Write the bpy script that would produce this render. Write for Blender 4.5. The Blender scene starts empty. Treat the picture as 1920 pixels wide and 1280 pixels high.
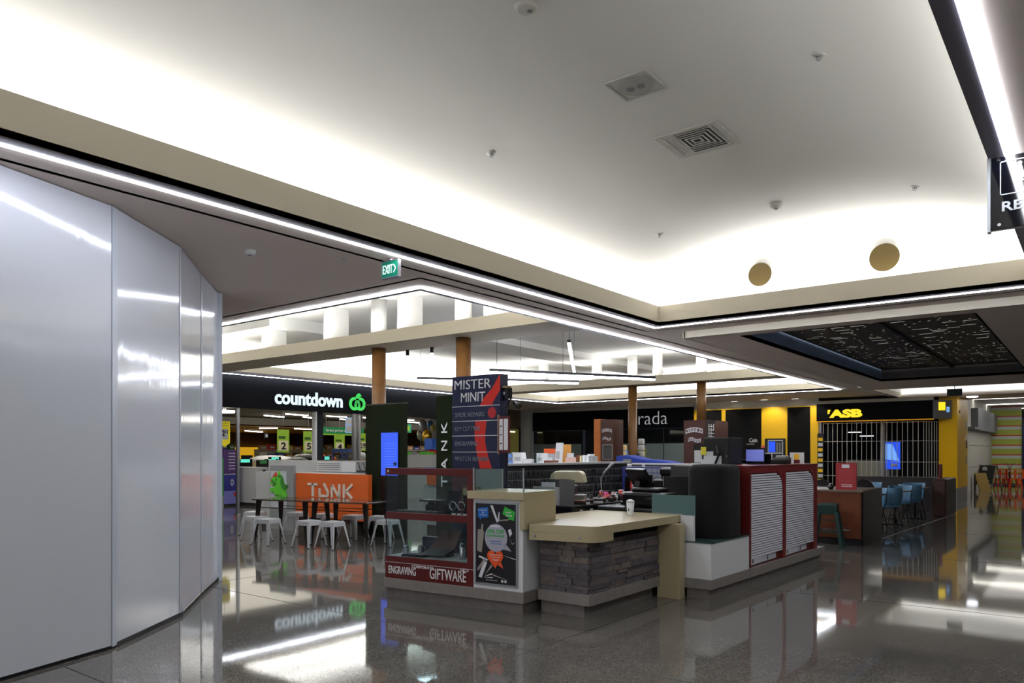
import bpy, math, random
from mathutils import Vector, Matrix
random.seed(7)
SC = bpy.context.scene
COL = SC.collection
R = math.radians

# ------------------------------------------------------------------ camera
FPX, HOR, CH = 1415.6, 848.0, 1.6
CA, SA = .7893, .6139
cam_d = bpy.data.cameras.new('camera'); cam = bpy.data.objects.new('camera', cam_d); COL.objects.link(cam)
cam.location = (0, 0, CH); cam.rotation_euler = (R(90), 0, math.asin(SA))
cam_d.sensor_width = 36; cam_d.lens = 36*FPX/1920; cam_d.shift_y = (HOR-640)/1920
cam_d.clip_start = .05; cam_d.clip_end = 300
SC.camera = cam
# ------------------------------------------------------------------ world, exposure
w = bpy.data.worlds.new('world'); SC.world = w; w.use_nodes = True
w.node_tree.nodes['Background'].inputs[0].default_value = (.6, .7, .9, 1)
w.node_tree.nodes['Background'].inputs[1].default_value = .02
SC.view_settings.view_transform = 'Standard'; SC.view_settings.look = 'None'
SC.view_settings.exposure = 0; SC.view_settings.gamma = 1; SC.view_settings.use_curve_mapping = False
try:
    SC.cycles.use_denoising = True
    SC.cycles.max_bounces = 10; SC.cycles.diffuse_bounces = 5; SC.cycles.glossy_bounces = 5
    SC.cycles.transmission_bounces = 8; SC.cycles.sample_clamp_indirect = 6
except Exception: pass
# ------------------------------------------------------------------ lamps (coves, downlights, shop lighting, added hall fill)
COVE1, COVE2, COVE4 = 9.0, 32.0, 4.0           # watt per metre of hidden cove tube
COVE_C = (1.0, .99, .95)
def area(name, loc, sx, sy, watt, col, rot=(0, 0, 0)):
    l = bpy.data.lights.new(name, 'AREA'); l.shape = 'RECTANGLE'; l.size = sx; l.size_y = sy
    l.energy = watt; l.color = col
    o = bpy.data.objects.new(name, l); COL.objects.link(o); o.location = loc; o.rotation_euler = rot
    return o
def spot(name, loc, watt, col, ang=70, rot=(0, 0, 0), blend=.6, rad=.05):
    l = bpy.data.lights.new(name, 'SPOT'); l.energy = watt; l.color = col; l.spot_size = R(ang); l.spot_blend = blend
    l.shadow_soft_size = rad
    o = bpy.data.objects.new(name, l); COL.objects.link(o); o.location = loc; o.rotation_euler = rot
    return o
UP = (R(180), 0, 0)
# recess openings: x0, x1, y0, y1
H1 = (-5.5, -.6, -6.0, 10.85)
H2 = (-17.27, -6.62, 6.67, 25.23)
H3 = (-4.6, -1.35, 12.0, 22.0)
H4 = (-5.5, 4.0, 24.9, 28.9)
S = 3.61                                        # soffit height
def cove(h, z, wpm, d=.2, sides='WENS'):
    x0, x1, y0, y1 = h
    if 'W' in sides: area('cove_light', (x0-d, (y0+y1)/2, z), .1, y1-y0, wpm*(y1-y0), COVE_C, UP)
    if 'E' in sides: area('cove_light', (x1+d, (y0+y1)/2, z), .1, y1-y0, wpm*(y1-y0), COVE_C, UP)
    if 'S' in sides: area('cove_light', ((x0+x1)/2, y0-d, z), x1-x0, .1, wpm*(x1-x0), COVE_C, UP)
    if 'N' in sides: area('cove_light', ((x0+x1)/2, y1+d, z), x1-x0, .1, wpm*(x1-x0), COVE_C, UP)
cove(H1, 3.84, COVE1, sides='WS'); cove(H1, 3.85, COVE1*1.2, sides='N'); cove(H1, 3.84, COVE1*.75, sides='E'); cove(H2, 3.80, COVE2)
for y_, k_ in ((9.58, 9), (19.93, 11)): area('beam_uplight', (-11.95, y_, 3.86), 10.6, .05, k_*10.6, COVE_C, UP)
cove(H4, 3.62, COVE4, sides='WNS')
area('shop_light', (-24, 14, 2.98), 9, 12, 420, (1, .93, .78))
area('shop_light', (-25, 24, 2.98), 7, 6, 220, (1, .95, .85))
area('far_hall_light', (-1.0, 37, 3.8), 5, 9, 100, (1, .97, .92))
area('bank_light', (-6.5, 31, 3.2), 3, 2, 30, (.85, .9, 1))

area('hall_fill', (-3, -7, 3.5), 8, 3, 420, (1, .98, .95))  # unseen fill added behind the camera to lift the lower hall
area('hall_fill', (5, 5, 3.45), 3, 12, 70, (1, .98, .95))  # second added fill, out of view to the right
# ------------------------------------------------------------------ pixel -> world helpers (each point gets its own real plane)
def _ray(px, py):
    xr = (px-960)/FPX
    return (CA*xr-SA, SA*xr+CA, (HOR-py)/FPX)
def ZP(px, py, z):
    r = _ray(px, py); t = (z-CH)/r[2]; return Vector((t*r[0], t*r[1], z))
def YP(px, py, y):
    r = _ray(px, py); t = y/r[1]; return Vector((t*r[0], y, CH+t*r[2]))
def XP(px, py, x):
    r = _ray(px, py); t = x/r[0]; return Vector((x, t*r[1], CH+t*r[2]))
def DP(px, py, d):
    r = _ray(px, py); return Vector((d*r[0], d*r[1], CH+d*r[2]))

# ------------------------------------------------------------------ materials
def srgb(r, g, b):
    f = lambda v: (v/255/12.92) if v/255 <= .04045 else ((v/255+.055)/1.055)**2.4
    return (f(r), f(g), f(b), 1)
MATS = {}
def mat(name, col, rough=.5, metal=0, noise=0, nscale=8, bump=0, bscale=40, emis=None, estr=0, trans=0, alpha=1, spec=.5, coat=0, ior=1.45):
    if name in MATS: return MATS[name]
    m = bpy.data.materials.new(name); m.use_nodes = True
    nt = m.node_tree; b = nt.nodes['Principled BSDF']
    if len(col) == 3: col = srgb(*col)
    b.inputs['Base Color'].default_value = col
    b.inputs['Roughness'].default_value = rough; b.inputs['Metallic'].default_value = metal
    b.inputs['Specular IOR Level'].default_value = spec; b.inputs['IOR'].default_value = ior
    b.inputs['Transmission Weight'].default_value = trans; b.inputs['Coat Weight'].default_value = coat
    b.inputs['Alpha'].default_value = alpha
    if emis:
        b.inputs['Emission Color'].default_value = srgb(*emis) if max(emis) > 1 else (*emis, 1)
        b.inputs['Emission Strength'].default_value = estr
    if noise or bump:
        tc = nt.nodes.new('ShaderNodeTexCoord')
        if noise:
            n = nt.nodes.new('ShaderNodeTexNoise'); n.inputs['Scale'].default_value = nscale; n.inputs['Detail'].default_value = 4
            nt.links.new(tc.outputs['Object'], n.inputs['Vector'])
            r = nt.nodes.new('ShaderNodeValToRGB')
            r.color_ramp.elements[0].position = .3; r.color_ramp.elements[1].position = .7
            r.color_ramp.elements[0].color = tuple(max(0, c*(1-noise)) for c in col[:3])+(1,)
            r.color_ramp.elements[1].color = tuple(min(1, c*(1+noise)) for c in col[:3])+(1,)
            nt.links.new(n.outputs['Fac'], r.inputs['Fac']); nt.links.new(r.outputs['Color'], b.inputs['Base Color'])
        if bump:
            n2 = nt.nodes.new('ShaderNodeTexNoise'); n2.inputs['Scale'].default_value = bscale; n2.inputs['Detail'].default_value = 3
            nt.links.new(tc.outputs['Object'], n2.inputs['Vector'])
            bp = nt.nodes.new('ShaderNodeBump'); bp.inputs['Strength'].default_value = bump; bp.inputs['Distance'].default_value = .01
            nt.links.new(n2.outputs['Fac'], bp.inputs['Height']); nt.links.new(bp.outputs['Normal'], b.inputs['Normal'])
    MATS[name] = m
    return m
def glow(name, col, strength):
    return mat(name, (0, 0, 0, 1), .5, emis=col, estr=strength)
def glassm(name, tint=(.85, .9, .9), rough=.0, alpha_mix=.85):
    """thin pane: mostly clear with a fresnel reflection"""
    if name in MATS: return MATS[name]
    m = bpy.data.materials.new(name); m.use_nodes = True; nt = m.node_tree
    nt.nodes.remove(nt.nodes['Principled BSDF']); out = nt.nodes['Material Output']
    tr = nt.nodes.new('ShaderNodeBsdfTransparent'); tr.inputs[0].default_value = (*tint, 1)
    gl = nt.nodes.new('ShaderNodeBsdfGlossy'); gl.inputs['Roughness'].default_value = .02+rough
    fr = nt.nodes.new('ShaderNodeFresnel'); fr.inputs['IOR'].default_value = 1.5
    mx = nt.nodes.new('ShaderNodeMixShader')
    ge = nt.nodes.new('ShaderNodeNewGeometry'); su = nt.nodes.new('ShaderNodeMath'); su.operation = 'SUBTRACT'; su.inputs[0].default_value = 1
    mu = nt.nodes.new('ShaderNodeMath'); mu.operation = 'MULTIPLY'
    nt.links.new(ge.outputs['Backfacing'], su.inputs[1]); nt.links.new(su.outputs[0], mu.inputs[0]); nt.links.new(fr.outputs[0], mu.inputs[1])
    nt.links.new(mu.outputs[0], mx.inputs[0]); nt.links.new(tr.outputs[0], mx.inputs[1]); nt.links.new(gl.outputs[0], mx.inputs[2])
    nt.links.new(mx.outputs[0], out.inputs[0]); MATS[name] = m
    return m

WHITE = mat('painted_plaster', (238, 238, 236), .85, bump=.05, bscale=60)
SOFF = mat('soffit_plaster', (214, 200, 190), .8, bump=.05, bscale=60)
FASC = mat('fascia_plaster', (212, 204, 186), .8)
BLACK = mat('black_paint', (16, 16, 19), .5)
CHAN = mat('black_channel', (105, 100, 112), .4)
LED = glow('led_white', (.86, .90, 1.0), 40)
CHROME = mat('chrome', (200, 200, 205), .15, 1)
ALU = mat('aluminium', (165, 168, 172), .35, .8)
STEEL = mat('brushed_steel', (140, 142, 146), .3, .9)
WOOD = mat('oak_column', (108, 74, 38), .45, noise=.2, nscale=5)
DWOOD = mat('dark_wood', (70, 38, 26), .4, noise=.2, nscale=6)
MWOOD = mat('brown_wood', (92, 48, 25), .4, noise=.25, nscale=5)
RED = mat('red_laminate', (84, 17, 13), .35)
DRED = mat('dark_red', (92, 22, 26), .4)
NAVY = mat('navy_panel', (26, 32, 62), .4)
SRED = mat('sign_red', (200, 38, 22), .45)
WPAINT = mat('white_laminate', (205, 206, 208), .35)
GREYP = mat('grey_laminate', (120, 122, 124), .5)
LGREY = mat('light_grey_laminate', (165, 165, 165), .5)
DGREY = mat('charcoal_laminate', (50, 48, 47), .5)
BEIGE = mat('beige_stone_top', (164, 152, 120), .3, noise=.05, nscale=60)
KICK = mat('grey_kick_stone', (104, 98, 94), .45, noise=.12, nscale=14)
LETTER = mat('white_lettering', (215, 215, 215), .4)
PAPER = mat('white_paper', (210, 212, 214), .7)
BLKPL = mat('black_plastic', (14, 14, 16), .25)
BLKMT = mat('matte_black', (15, 15, 16), .7)
CLOTH = mat('black_cover_cloth', (13, 13, 14), .95, bump=.3, bscale=25)
ORANGE = mat('orange_panel', (176, 76, 20), .5)
GREEN_T = mat('dark_green_hedge', (16, 22, 9), .9, spec=.1, noise=.4, nscale=90, bump=.5, bscale=120)
YEL = mat('yellow_wall', (250, 196, 16), .4)
GLASS = glassm('clear_glass')
TEAL = mat('frosted_teal_glass', (96, 130, 132), .35, trans=.35, alpha=.9)
FROST = mat('frosted_window_film', (96, 108, 106), .35)
DGLASS = mat('dark_shop_glass', (14, 16, 17), .04, spec=.8)

# ------------------------------------------------------------------ mesh builder
class MB:
    def __init__(s): s.v = []; s.f = []; s.sm = []
    def box(s, x0, x1, y0, y1, z0, z1, rot=0, piv=None):
        b = len(s.v); pts = [(x0, y0, z0), (x1, y0, z0), (x1, y1, z0), (x0, y1, z0), (x0, y0, z1), (x1, y0, z1), (x1, y1, z1), (x0, y1, z1)]
        if rot:
            cx, cy = piv or ((x0+x1)/2, (y0+y1)/2); c, n = math.cos(rot), math.sin(rot)
            pts = [(cx+(x-cx)*c-(y-cy)*n, cy+(x-cx)*n+(y-cy)*c, z) for x, y, z in pts]
        s.v += pts
        for q in ((0, 3, 2, 1), (4, 5, 6, 7), (0, 1, 5, 4), (1, 2, 6, 5), (2, 3, 7, 6), (3, 0, 4, 7)):
            s.f.append(tuple(b+i for i in q)); s.sm.append(False)
        return s
    def hexa(s, p):
        b = len(s.v); s.v += [tuple(q) for q in p]
        for q in ((0, 3, 2, 1), (4, 5, 6, 7), (0, 1, 5, 4), (1, 2, 6, 5), (2, 3, 7, 6), (3, 0, 4, 7)):
            s.f.append(tuple(b+i for i in q)); s.sm.append(False)
        return s
    def prism(s, poly, a0, a1, axis='z'):
        """poly: list of 2-D points, extruded along axis from a0 to a1"""
        n = len(poly); b = len(s.v)
        mk = {'z': lambda p, a: (p[0], p[1], a), 'y': lambda p, a: (p[0], a, p[1]), 'x': lambda p, a: (a, p[0], p[1])}[axis]
        s.v += [mk(p, a0) for p in poly]+[mk(p, a1) for p in poly]
        s.f.append(tuple(b+i for i in range(n))[::-1]); s.f.append(tuple(b+n+i for i in range(n))); s.sm += [False, False]
        for i in range(n):
            j = (i+1) % n; s.f.append((b+i, b+j, b+n+j, b+n+i)); s.sm.append(False)
        return s
    def tube(s, pts, r, n=8, cap=True):
        pts = [Vector(p) for p in pts]; b = len(s.v); k = len(pts)
        rs = r if isinstance(r, (list, tuple)) else [r]*k
        for i, p in enumerate(pts):
            d = (pts[min(i+1, k-1)]-pts[max(i-1, 0)]).normalized()
            up = Vector((0, 0, 1)) if abs(d.z) < .9 else Vector((1, 0, 0))
            a = d.cross(up).normalized(); c = d.cross(a)
            for j in range(n):
                t = 2*math.pi*j/n; s.v.append(tuple(p+(a*math.cos(t)+c*math.sin(t))*rs[i]))
        for i in range(k-1):
            for j in range(n):
                s.f.append((b+i*n+j, b+i*n+(j+1) % n, b+(i+1)*n+(j+1) % n, b+(i+1)*n+j)); s.sm.append(True)
        if cap:
            s.f.append(tuple(b+j for j in range(n))[::-1]); s.f.append(tuple(b+(k-1)*n+j for j in range(n))); s.sm += [False, False]
        return s
    def cyl(s, x, y, z0, z1, r, n=20, r1=None):
        return s.tube([(x, y, z0), (x, y, z1)], [r, r if r1 is None else r1], n)
    def lathe(s, x, y, prof, n=20):
        """prof: (r, z) pairs"""
        b = len(s.v); k = len(prof)
        for r, z in prof:
            for j in range(n):
                t = 2*math.pi*j/n; s.v.append((x+r*math.cos(t), y+r*math.sin(t), z))
        for i in range(k-1):
            for j in range(n):
                s.f.append((b+i*n+j, b+i*n+(j+1) % n, b+(i+1)*n+(j+1) % n, b+(i+1)*n+j)); s.sm.append(True)
        s.f.append(tuple(b+j for j in range(n))[::-1]); s.f.append(tuple(b+(k-1)*n+j for j in range(n))); s.sm += [False, False]
        return s
    def mesh(s, name):
        me = bpy.data.meshes.new(name); me.from_pydata([tuple(p) for p in s.v], [], s.f); me.polygons.foreach_set('use_smooth', s.sm); me.update()
        return me
    def build(s, name, m, parent=None, bev=0):
        me = s.mesh(name); me.materials.append(m)
        o = bpy.data.objects.new(name, me); COL.objects.link(o)
        if parent: o.parent = parent
        if bev:
            md = o.modifiers.new('bevel', 'BEVEL'); md.width = bev; md.segments = 2; md.limit_method = 'ANGLE'
        return o
def B(x0, x1, y0, y1, z0, z1, name, m, parent=None, bev=0, rot=0, piv=None):
    return MB().box(x0, x1, y0, y1, z0, z1, rot, piv).build(name, m, parent, bev)
def thing(name, label, cat, loc=(0, 0, 0), rz=0, group=None):
    o = bpy.data.objects.new(name, None); COL.objects.link(o); o.empty_display_size = .1
    o.location = loc; o.rotation_euler = (0, 0, rz); o['label'] = label; o['category'] = cat
    if group: o['group'] = group
    return o
def tag(o, label, cat, group=None, kind=None):
    o['label'] = label; o['category'] = cat
    if group: o['group'] = group
    if kind: o['kind'] = kind
    return o
def struct(o, label=None):
    o['kind'] = 'structure'
    if label: o['label'] = label
    return o
def dup(root, loc, rz=0, label=None, group=None):
    r = root.copy(); COL.objects.link(r); r.location = loc; r.rotation_euler = (0, 0, rz)
    if label: r['label'] = label
    if group: r['group'] = group
    for ch in list(root.children):
        c = ch.copy(); COL.objects.link(c); c.parent = r
        for g in list(ch.children):
            d = g.copy(); COL.objects.link(d); d.parent = c
    return r
def text(s, name, m, parent, x, y, z, w=None, h=None, face='-y', ext=.004, spin=0, bold=0, shear=0, align='l', spacing=1):
    """flat lettering standing on a face; (x,y,z) lower-left corner of its box as seen"""
    cu = bpy.data.curves.new(name, 'FONT'); cu.body = s; cu.extrude = .5; cu.size = 1; cu.offset = bold; cu.shear = shear
    cu.space_character = spacing; cu.resolution_u = 3
    to = bpy.data.objects.new(name, cu); me = bpy.data.meshes.new_from_object(to)
    bpy.data.objects.remove(to); bpy.data.curves.remove(cu)
    xs = [v.co.x for v in me.vertices]; ys = [v.co.y for v in me.vertices]
    x0, x1, y0, y1 = min(xs), max(xs), min(ys), max(ys)
    kx = w/(x1-x0) if w else None; ky = h/(y1-y0) if h else None
    if kx is None: kx = ky
    if ky is None: ky = kx
    for v in me.vertices:
        a, b, c = (v.co.x-x0)*kx, (v.co.y-y0)*ky, v.co.z*2*ext
        if spin == 90: a, b = -b+(y1-y0)*ky, a
        if face == '-y': v.co = (x+a, y-c, z+b)
        elif face == '+x': v.co = (x+c, y+a, z+b)
        elif face == 'up': v.co = (x+a, y+b, z+c)
    me.materials.append(m); me.name = name
    o = bpy.data.objects.new(name, me); COL.objects.link(o)
    if parent: o.parent = parent
    return o
ORD = ['first', 'second', 'third', 'fourth', 'fifth', 'sixth', 'seventh', 'eighth', 'ninth', 'tenth', 'eleventh', 'twelfth', 'thirteenth', 'fourteenth', 'fifteenth', 'sixteenth', 'seventeenth', 'eighteenth', 'nineteenth', 'twentieth', 'twenty-first', 'twenty-second', 'twenty-third', 'twenty-fourth', 'twenty-fifth', 'twenty-sixth', 'twenty-seventh']

def vault(x):                                   # underside height of the near, gently vaulted recess ceiling
    u = abs((x-(H1[0]+H1[1])/2)/((H1[1]-H1[0])/2+.42)); return 4.02+.70*(1-min(u, 1)**2.6)
def VP(px, py):
    lo, hi = 1., 14.
    r = _ray(px, py)
    for _ in range(40):
        m = (lo+hi)/2
        if CH+m*r[2] < vault(m*r[0]): lo = m
        else: hi = m
    return Vector((lo*r[0], lo*r[1], vault(lo*r[0])))
# ================================================================== FLOOR
def floor_material():
    m = bpy.data.materials.new('polished_terrazzo'); m.use_nodes = True; nt = m.node_tree; b = nt.nodes['Principled BSDF']
    tc = nt.nodes.new('ShaderNodeTexCoord')
    vo = nt.nodes.new('ShaderNodeTexVoronoi'); vo.inputs['Scale'].default_value = 130
    n1 = nt.nodes.new('ShaderNodeTexNoise'); n1.inputs['Scale'].default_value = .7; n1.inputs['Detail'].default_value = 5
    for n in (vo, n1): nt.links.new(tc.outputs['Object'], n.inputs['Vector'])
    r1 = nt.nodes.new('ShaderNodeValToRGB'); e = r1.color_ramp.elements
    e[0].position = 0; e[0].color = (.085, .080, .073, 1); e[1].position = 1; e[1].color = (.18, .170, .152, 1)
    x = r1.color_ramp.elements.new(.5); x.color = (.125, .117, .105, 1)
    sep = nt.nodes.new('ShaderNodeSeparateColor'); nt.links.new(vo.outputs['Color'], sep.inputs[0]); nt.links.new(sep.outputs[0], r1.inputs['Fac'])
    r2 = nt.nodes.new('ShaderNodeValToRGB'); r2.color_ramp.elements[0].color = (.8, .8, .8, 1); r2.color_ramp.elements[1].color = (1.15, 1.13, 1.1, 1)
    r2.color_ramp.elements[0].position = .35; r2.color_ramp.elements[1].position = .65
    nt.links.new(n1.outputs['Fac'], r2.inputs['Fac'])
    mx = nt.nodes.new('ShaderNodeMix'); mx.data_type = 'RGBA'; mx.blend_type = 'MULTIPLY'; mx.inputs[0].default_value = 1
    nt.links.new(r1.outputs['Color'], mx.inputs[6]); nt.links.new(r2.outputs['Color'], mx.inputs[7]); nt.links.new(mx.outputs[2], b.inputs['Base Color'])
    n3 = nt.nodes.new('ShaderNodeTexNoise'); n3.inputs['Scale'].default_value = .9; n3.inputs['Detail'].default_value = 2
    nt.links.new(tc.outputs['Object'], n3.inputs['Vector'])
    bp = nt.nodes.new('ShaderNodeBump'); bp.inputs['Strength'].default_value = .05; bp.inputs['Distance'].default_value = .02
    nt.links.new(n3.outputs['Fac'], bp.inputs['Height']); nt.links.new(bp.outputs['Normal'], b.inputs['Normal'])
    b.inputs['Roughness'].default_value = .05; b.inputs['Specular IOR Level'].default_value = .6
    return m
FLOORM = floor_material()
struct(B(-40, 9, -9, 62, -.1, 0, 'floor', FLOORM))
JOINT = mat('floor_joint_seal', (30, 28, 26), .6)
jm = MB()
for x in (-16.0, -12.3, -8.6, -3.62, 1.2): jm.box(x-.004, x+.004, -8, 31, 0, .0012)
for y in (2.4, 4.9, 8.8, 12.9, 17.2, 21.4, 25.6): jm.box(-17.4, 8, y-.004, y+.004, 0, .0012)
struct(jm.build('trim_1', JOINT), 'thin dark saw-cut joints across the polished floor')

# ================================================================== CEILING
def inside(h, x, y): return h[0] < x < h[1] and h[2] < y < h[3]
def slab(name, xs, ys, holes, z0, z1, m, only=None):
    xs = sorted(set(xs)); ys = sorted(set(ys)); b = MB()
    for i in range(len(xs)-1):
        for j in range(len(ys)-1):
            cx, cy = (xs[i]+xs[i+1])/2, (ys[j]+ys[j+1])/2
            if any(inside(h, cx, cy) for h in holes) or (only and not only(cx, cy)): continue
            b.box(xs[i], xs[i+1], ys[j], ys[j+1], z0, z1)
    return struct(b.build(name, m))
slab('ceiling', [-21.8, H2[0], H2[1], H1[0], H1[1], -5.45, 9], [-9, H1[2], H1[3], H2[2], H2[3], 11.68, 31.5, 29.0, 22.3],
     [H1, H2], S, S+.05, SOFF, only=lambda x, y: not (x > -5.45 and y > 11.68) and not (x < -17.27 and y < 22.3))
slab('ceiling', [-5.45, H3[0], H3[1], H4[0]+.05, H4[1], 9], [11.68, H3[2], H3[3], H4[2], H4[3], 29.05, 31.5],
     [H3, (-5.5+.05, H4[1], H4[2], H4[3])], 3.5, 3.56, SOFF)
st = MB().box(-5.45, 9, 11.66, 11.7, 3.5, 3.66).box(-5.47, -5.43, 11.66, 31.5, 3.5, 3.66)
struct(st.build('trim_2', FASC), 'small step down in the ceiling')
def ring(b, h, o0, o1, z0, z1):
    """four boxes around opening h between offsets o0..o1 (outwards positive)"""
    x0, x1, y0, y1 = h
    b.box(x0-o1, x0-o0, y0-o1, y1+o1, z0, z1); b.box(x1+o0, x1+o1, y0-o1, y1+o1, z0, z1)
    b.box(x0-o0, x1+o0, y0-o1, y0-o0, z0, z1); b.box(x0-o0, x1+o0, y1+o0, y1+o1, z0, z1)
    return b
for h, zc, lab in ((H1, 4.75, 'near'), (H2, 4.55, 'far')):
    struct(ring(MB(), h, 0, .035, S, 3.91 if h is H1 else 3.86).build('trim_3' if h is H1 else 'trim_4', FASC), 'upstand lip around the %s ceiling recess' % lab)
    struct(ring(MB(), h, .002, .095, S-.012, S).build('trim_5' if h is H1 else 'trim_6', CHAN), 'black channel around the %s ceiling recess' % lab)
    t = ring(MB(), h, .1, .148, S-.016, S-.001).build('led_strip', LED)
    tag(t, 'continuous white light strip edging the %s' % ('large near ceiling recess above the exit sign' if h is H1 else 'farther ceiling recess over the juice bar'), 'light strip')
    if h is H2:
        struct(ring(MB(), h, .42, .47, S, zc+.05).build('wall_recess', WHITE))
        struct(B(h[0]-.47, h[1]+.47, h[2]-.47, h[3]+.47, zc, zc+.05, 'ceiling', WHITE)); continue
    xa, xb, n = h[0]-.42, h[1]+.42, 40
    xs = [xa+(xb-xa)*(.5-.5*math.cos(math.pi*i/n)) for i in range(n+1)]; pr_ = [(x, vault(x)) for x in xs]
    yN, rN, hN = h[3]+.42, 1.2, .13
    ys_ = [h[2]-.42]+[yN-rN+rN*math.sin(math.pi/2*j/16) for j in range(17)]; k = n+1; v = MB()
    def vz(x, y): t_ = max(0, (y-(yN-rN))/rN); return vault(x)-hN*(vault(x)-4.02)/.7*(1-math.sqrt(max(0, 1-t_*t_)))
    v.v = [(x, y, vz(x, y)) for y in ys_ for x in xs]
    for j in range(len(ys_)-1):
        for i in range(n): v.f.append((j*k+i, j*k+i+1, (j+1)*k+i+1, (j+1)*k+i)); v.sm.append(True)
    struct(v.build('ceiling', WHITE), 'gently vaulted white ceiling of the near recess')
    struct(MB().box(xa-.05, xa, h[2]-.47, h[3]+.47, S, 4.1).box(xb, xb+.05, h[2]-.47, h[3]+.47, S, 4.1).build('wall_recess', WHITE))
    for y in (h[3]+.42, h[2]-.47): struct(MB().prism([(xa, S), (xb, S)]+[(x, z+.03) for x, z in ([(x, vz(x, yN)+.01) for x in xs] if y > 0 else pr_)[::-1]], y, y+.05, 'y').build('wall_recess', WHITE), 'end wall of the vaulted near recess')
# right-hand recess with the perforated screens
BLUELIT = mat('painted_blue_light', (160, 188, 235), .6)  # blue light falling on this side face is put into its colour
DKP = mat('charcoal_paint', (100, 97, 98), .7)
struct(B(H3[0]-.03, H3[0], H3[2], H3[3], 3.5, 3.86, 'wall_recess', BLUELIT))
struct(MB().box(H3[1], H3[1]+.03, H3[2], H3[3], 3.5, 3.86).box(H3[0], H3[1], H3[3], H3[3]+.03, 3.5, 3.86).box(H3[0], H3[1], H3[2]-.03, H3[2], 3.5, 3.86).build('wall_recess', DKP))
struct(B(H3[0]-.1, H3[1]+.1, H3[2]-.1, H3[3]+.1, 4.1, 4.15, 'ceiling', glow('added_void_glow', (.95, .93, .85), .65)), 'glowing panel added above the perforated screens')  # void ceiling made to glow, stands in for light above the slots
struct(MB().box(H3[0]-.1, H3[0]-.05, H3[2]-.1, H3[3]+.1, 3.8, 4.1).box(H3[1]+.05, H3[1]+.1, H3[2]-.1, H3[3]+.1, 3.8, 4.1).box(H3[0], H3[1], H3[2]-.1, H3[2]-.05, 3.8, 4.1).box(H3[0], H3[1], H3[3]+.05, H3[3]+.1, 3.8, 4.1).build('wall_recess', WHITE))
# perforated screens: real slots, built as rows of bars with gaps
PERF = mat('dark_perforated_metal', (70, 64, 56), .6)
def perf(x0, x1, y0, y1, z):
    b = MB(); rnd = random.Random(3); y = y0; row = 0
    # rows run along x; between solid strips a thin slotted strip
    while y < y1-.05:
        b.box(x0, x1, y, min(y+.145, y1), z, z+.001)
        ys = y+.145; x = x0; mode = rnd.random()
        while x < x1-.02:
            g = rnd.choice([.22, .035, .035, .035, .26, .035]) if row % 2 else rnd.choice([.035, .035, .035, .035, .2])
            s_ = rnd.choice([.1, .25, .5, .8])
            b.box(x, min(x+s_, x1), ys, ys+.026, z, z+.001); x += s_+g
        y += .171; row += 1
    b.box(x0, x1, y, y1, z, z+.006)
    return b
for k, (a, c) in enumerate(((H3[0]+.02, -2.98), (-2.9, H3[1]-.02))):
    t = thing('perforated_ceiling_panel', 'dark perforated metal ceiling panel with slots, %s of the pair' % ('left' if k == 0 else 'right'), 'ceiling panel', ((a+c)/2, 17, 3.8))
    o = perf(a-(a+c)/2, c-(a+c)/2, H3[2]-17+.03, H3[3]-17-.03, 0).build('slotted_sheet', PERF, t); o['kind'] = 'stuff'
    MB().box(a-(a+c)/2, c-(a+c)/2, H3[2]-16.97, H3[2]-16.9, -.01, 0).box(a-(a+c)/2, c-(a+c)/2, H3[3]-17.1, H3[3]-17.03, -.01, 0).build('edge_frame', BLACK, t)
tag(B(-2.98, -2.9, H3[2]+.02, H3[3]-.02, 3.76, 3.84, 'ceiling_rail', BLACK), 'black rail dividing the two perforated ceiling panels', 'rail')
# recess H4 beyond
struct(MB().box(H4[0]-.3, H4[0]-.25, H4[2]-.3, H4[3]+.3, 3.56, 4.3).box(H4[0]-.3, H4[1], H4[3]+.3, H4[3]+.35, 3.56, 4.3).box(H4[0]-.3, H4[1], H4[2]-.35, H4[2]-.3, 3.56, 4.3).build('wall_recess', WHITE))
struct(B(H4[0]-.3, H4[1], H4[2]-.35, H4[3]+.35, 4.3, 4.35, 'ceiling', WHITE))
# bulkhead strip and beams of the second recess
BEAM = mat('beam_plaster', (176, 168, 150), .8)
for k, (y0, y1) in enumerate(((9.5, 10.5), (19.85, 20.65))):
    struct(B(H2[0]-.03, H2[1]+.03, y0, y1, S, 3.84, 'trim_%d' % (7+k), BEAM), 'wide flat beam spanning the far recess, carried by oak columns')
struct(B(H2[0]-.3, -14.0, 9.55, 11.5, 4.3, 4.55, 'trim_9', WHITE), 'dropped box of the far recess ceiling')
struct(B(-13.2, -12.0, 14.0, 25.5, 4.38, 4.55, 'trim_10', WHITE), 'shallow ceiling bulkhead of the far recess')
for k, (y, y2, pxs) in enumerate(((9.7, 10.27, (491, 607, 745, 907)), (20.05, 20.5, (1010, 1110, 1224, 1352)))):
    for i, px in enumerate(pxs):
        x = YP(px, 640, y).x
        struct(B(x, x+.09, y, y2, 3.84, 4.55, 'trim_11', WHITE), 'white fin standing on the %s beam' % ('near' if k == 0 else 'far'))
colw = ['leftmost, behind the green tower with a blue screen', 'second from the left, behind the navy key-shop sign tower', 'third from the left, in front of the black dress-shop sign', 'rightmost, above the brown bakery sign']
for i, (x, y) in enumerate(((-11.0, 9.95), (-8.82, 9.95), (-11.16, 20.3), (-8.95, 20.3))):
    t = thing('timber_column', 'round honey-oak column, '+colw[i], 'column', (x, y, 0))
    MB().cyl(0, 0, (0, 0, 0, 2.5)[i], S, .133, 28).build('shaft', WOOD, t)
    MB().cyl(0, 0, 3.84, 4.55, .15, 28).build('upper_shaft', WHITE, t)

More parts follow.
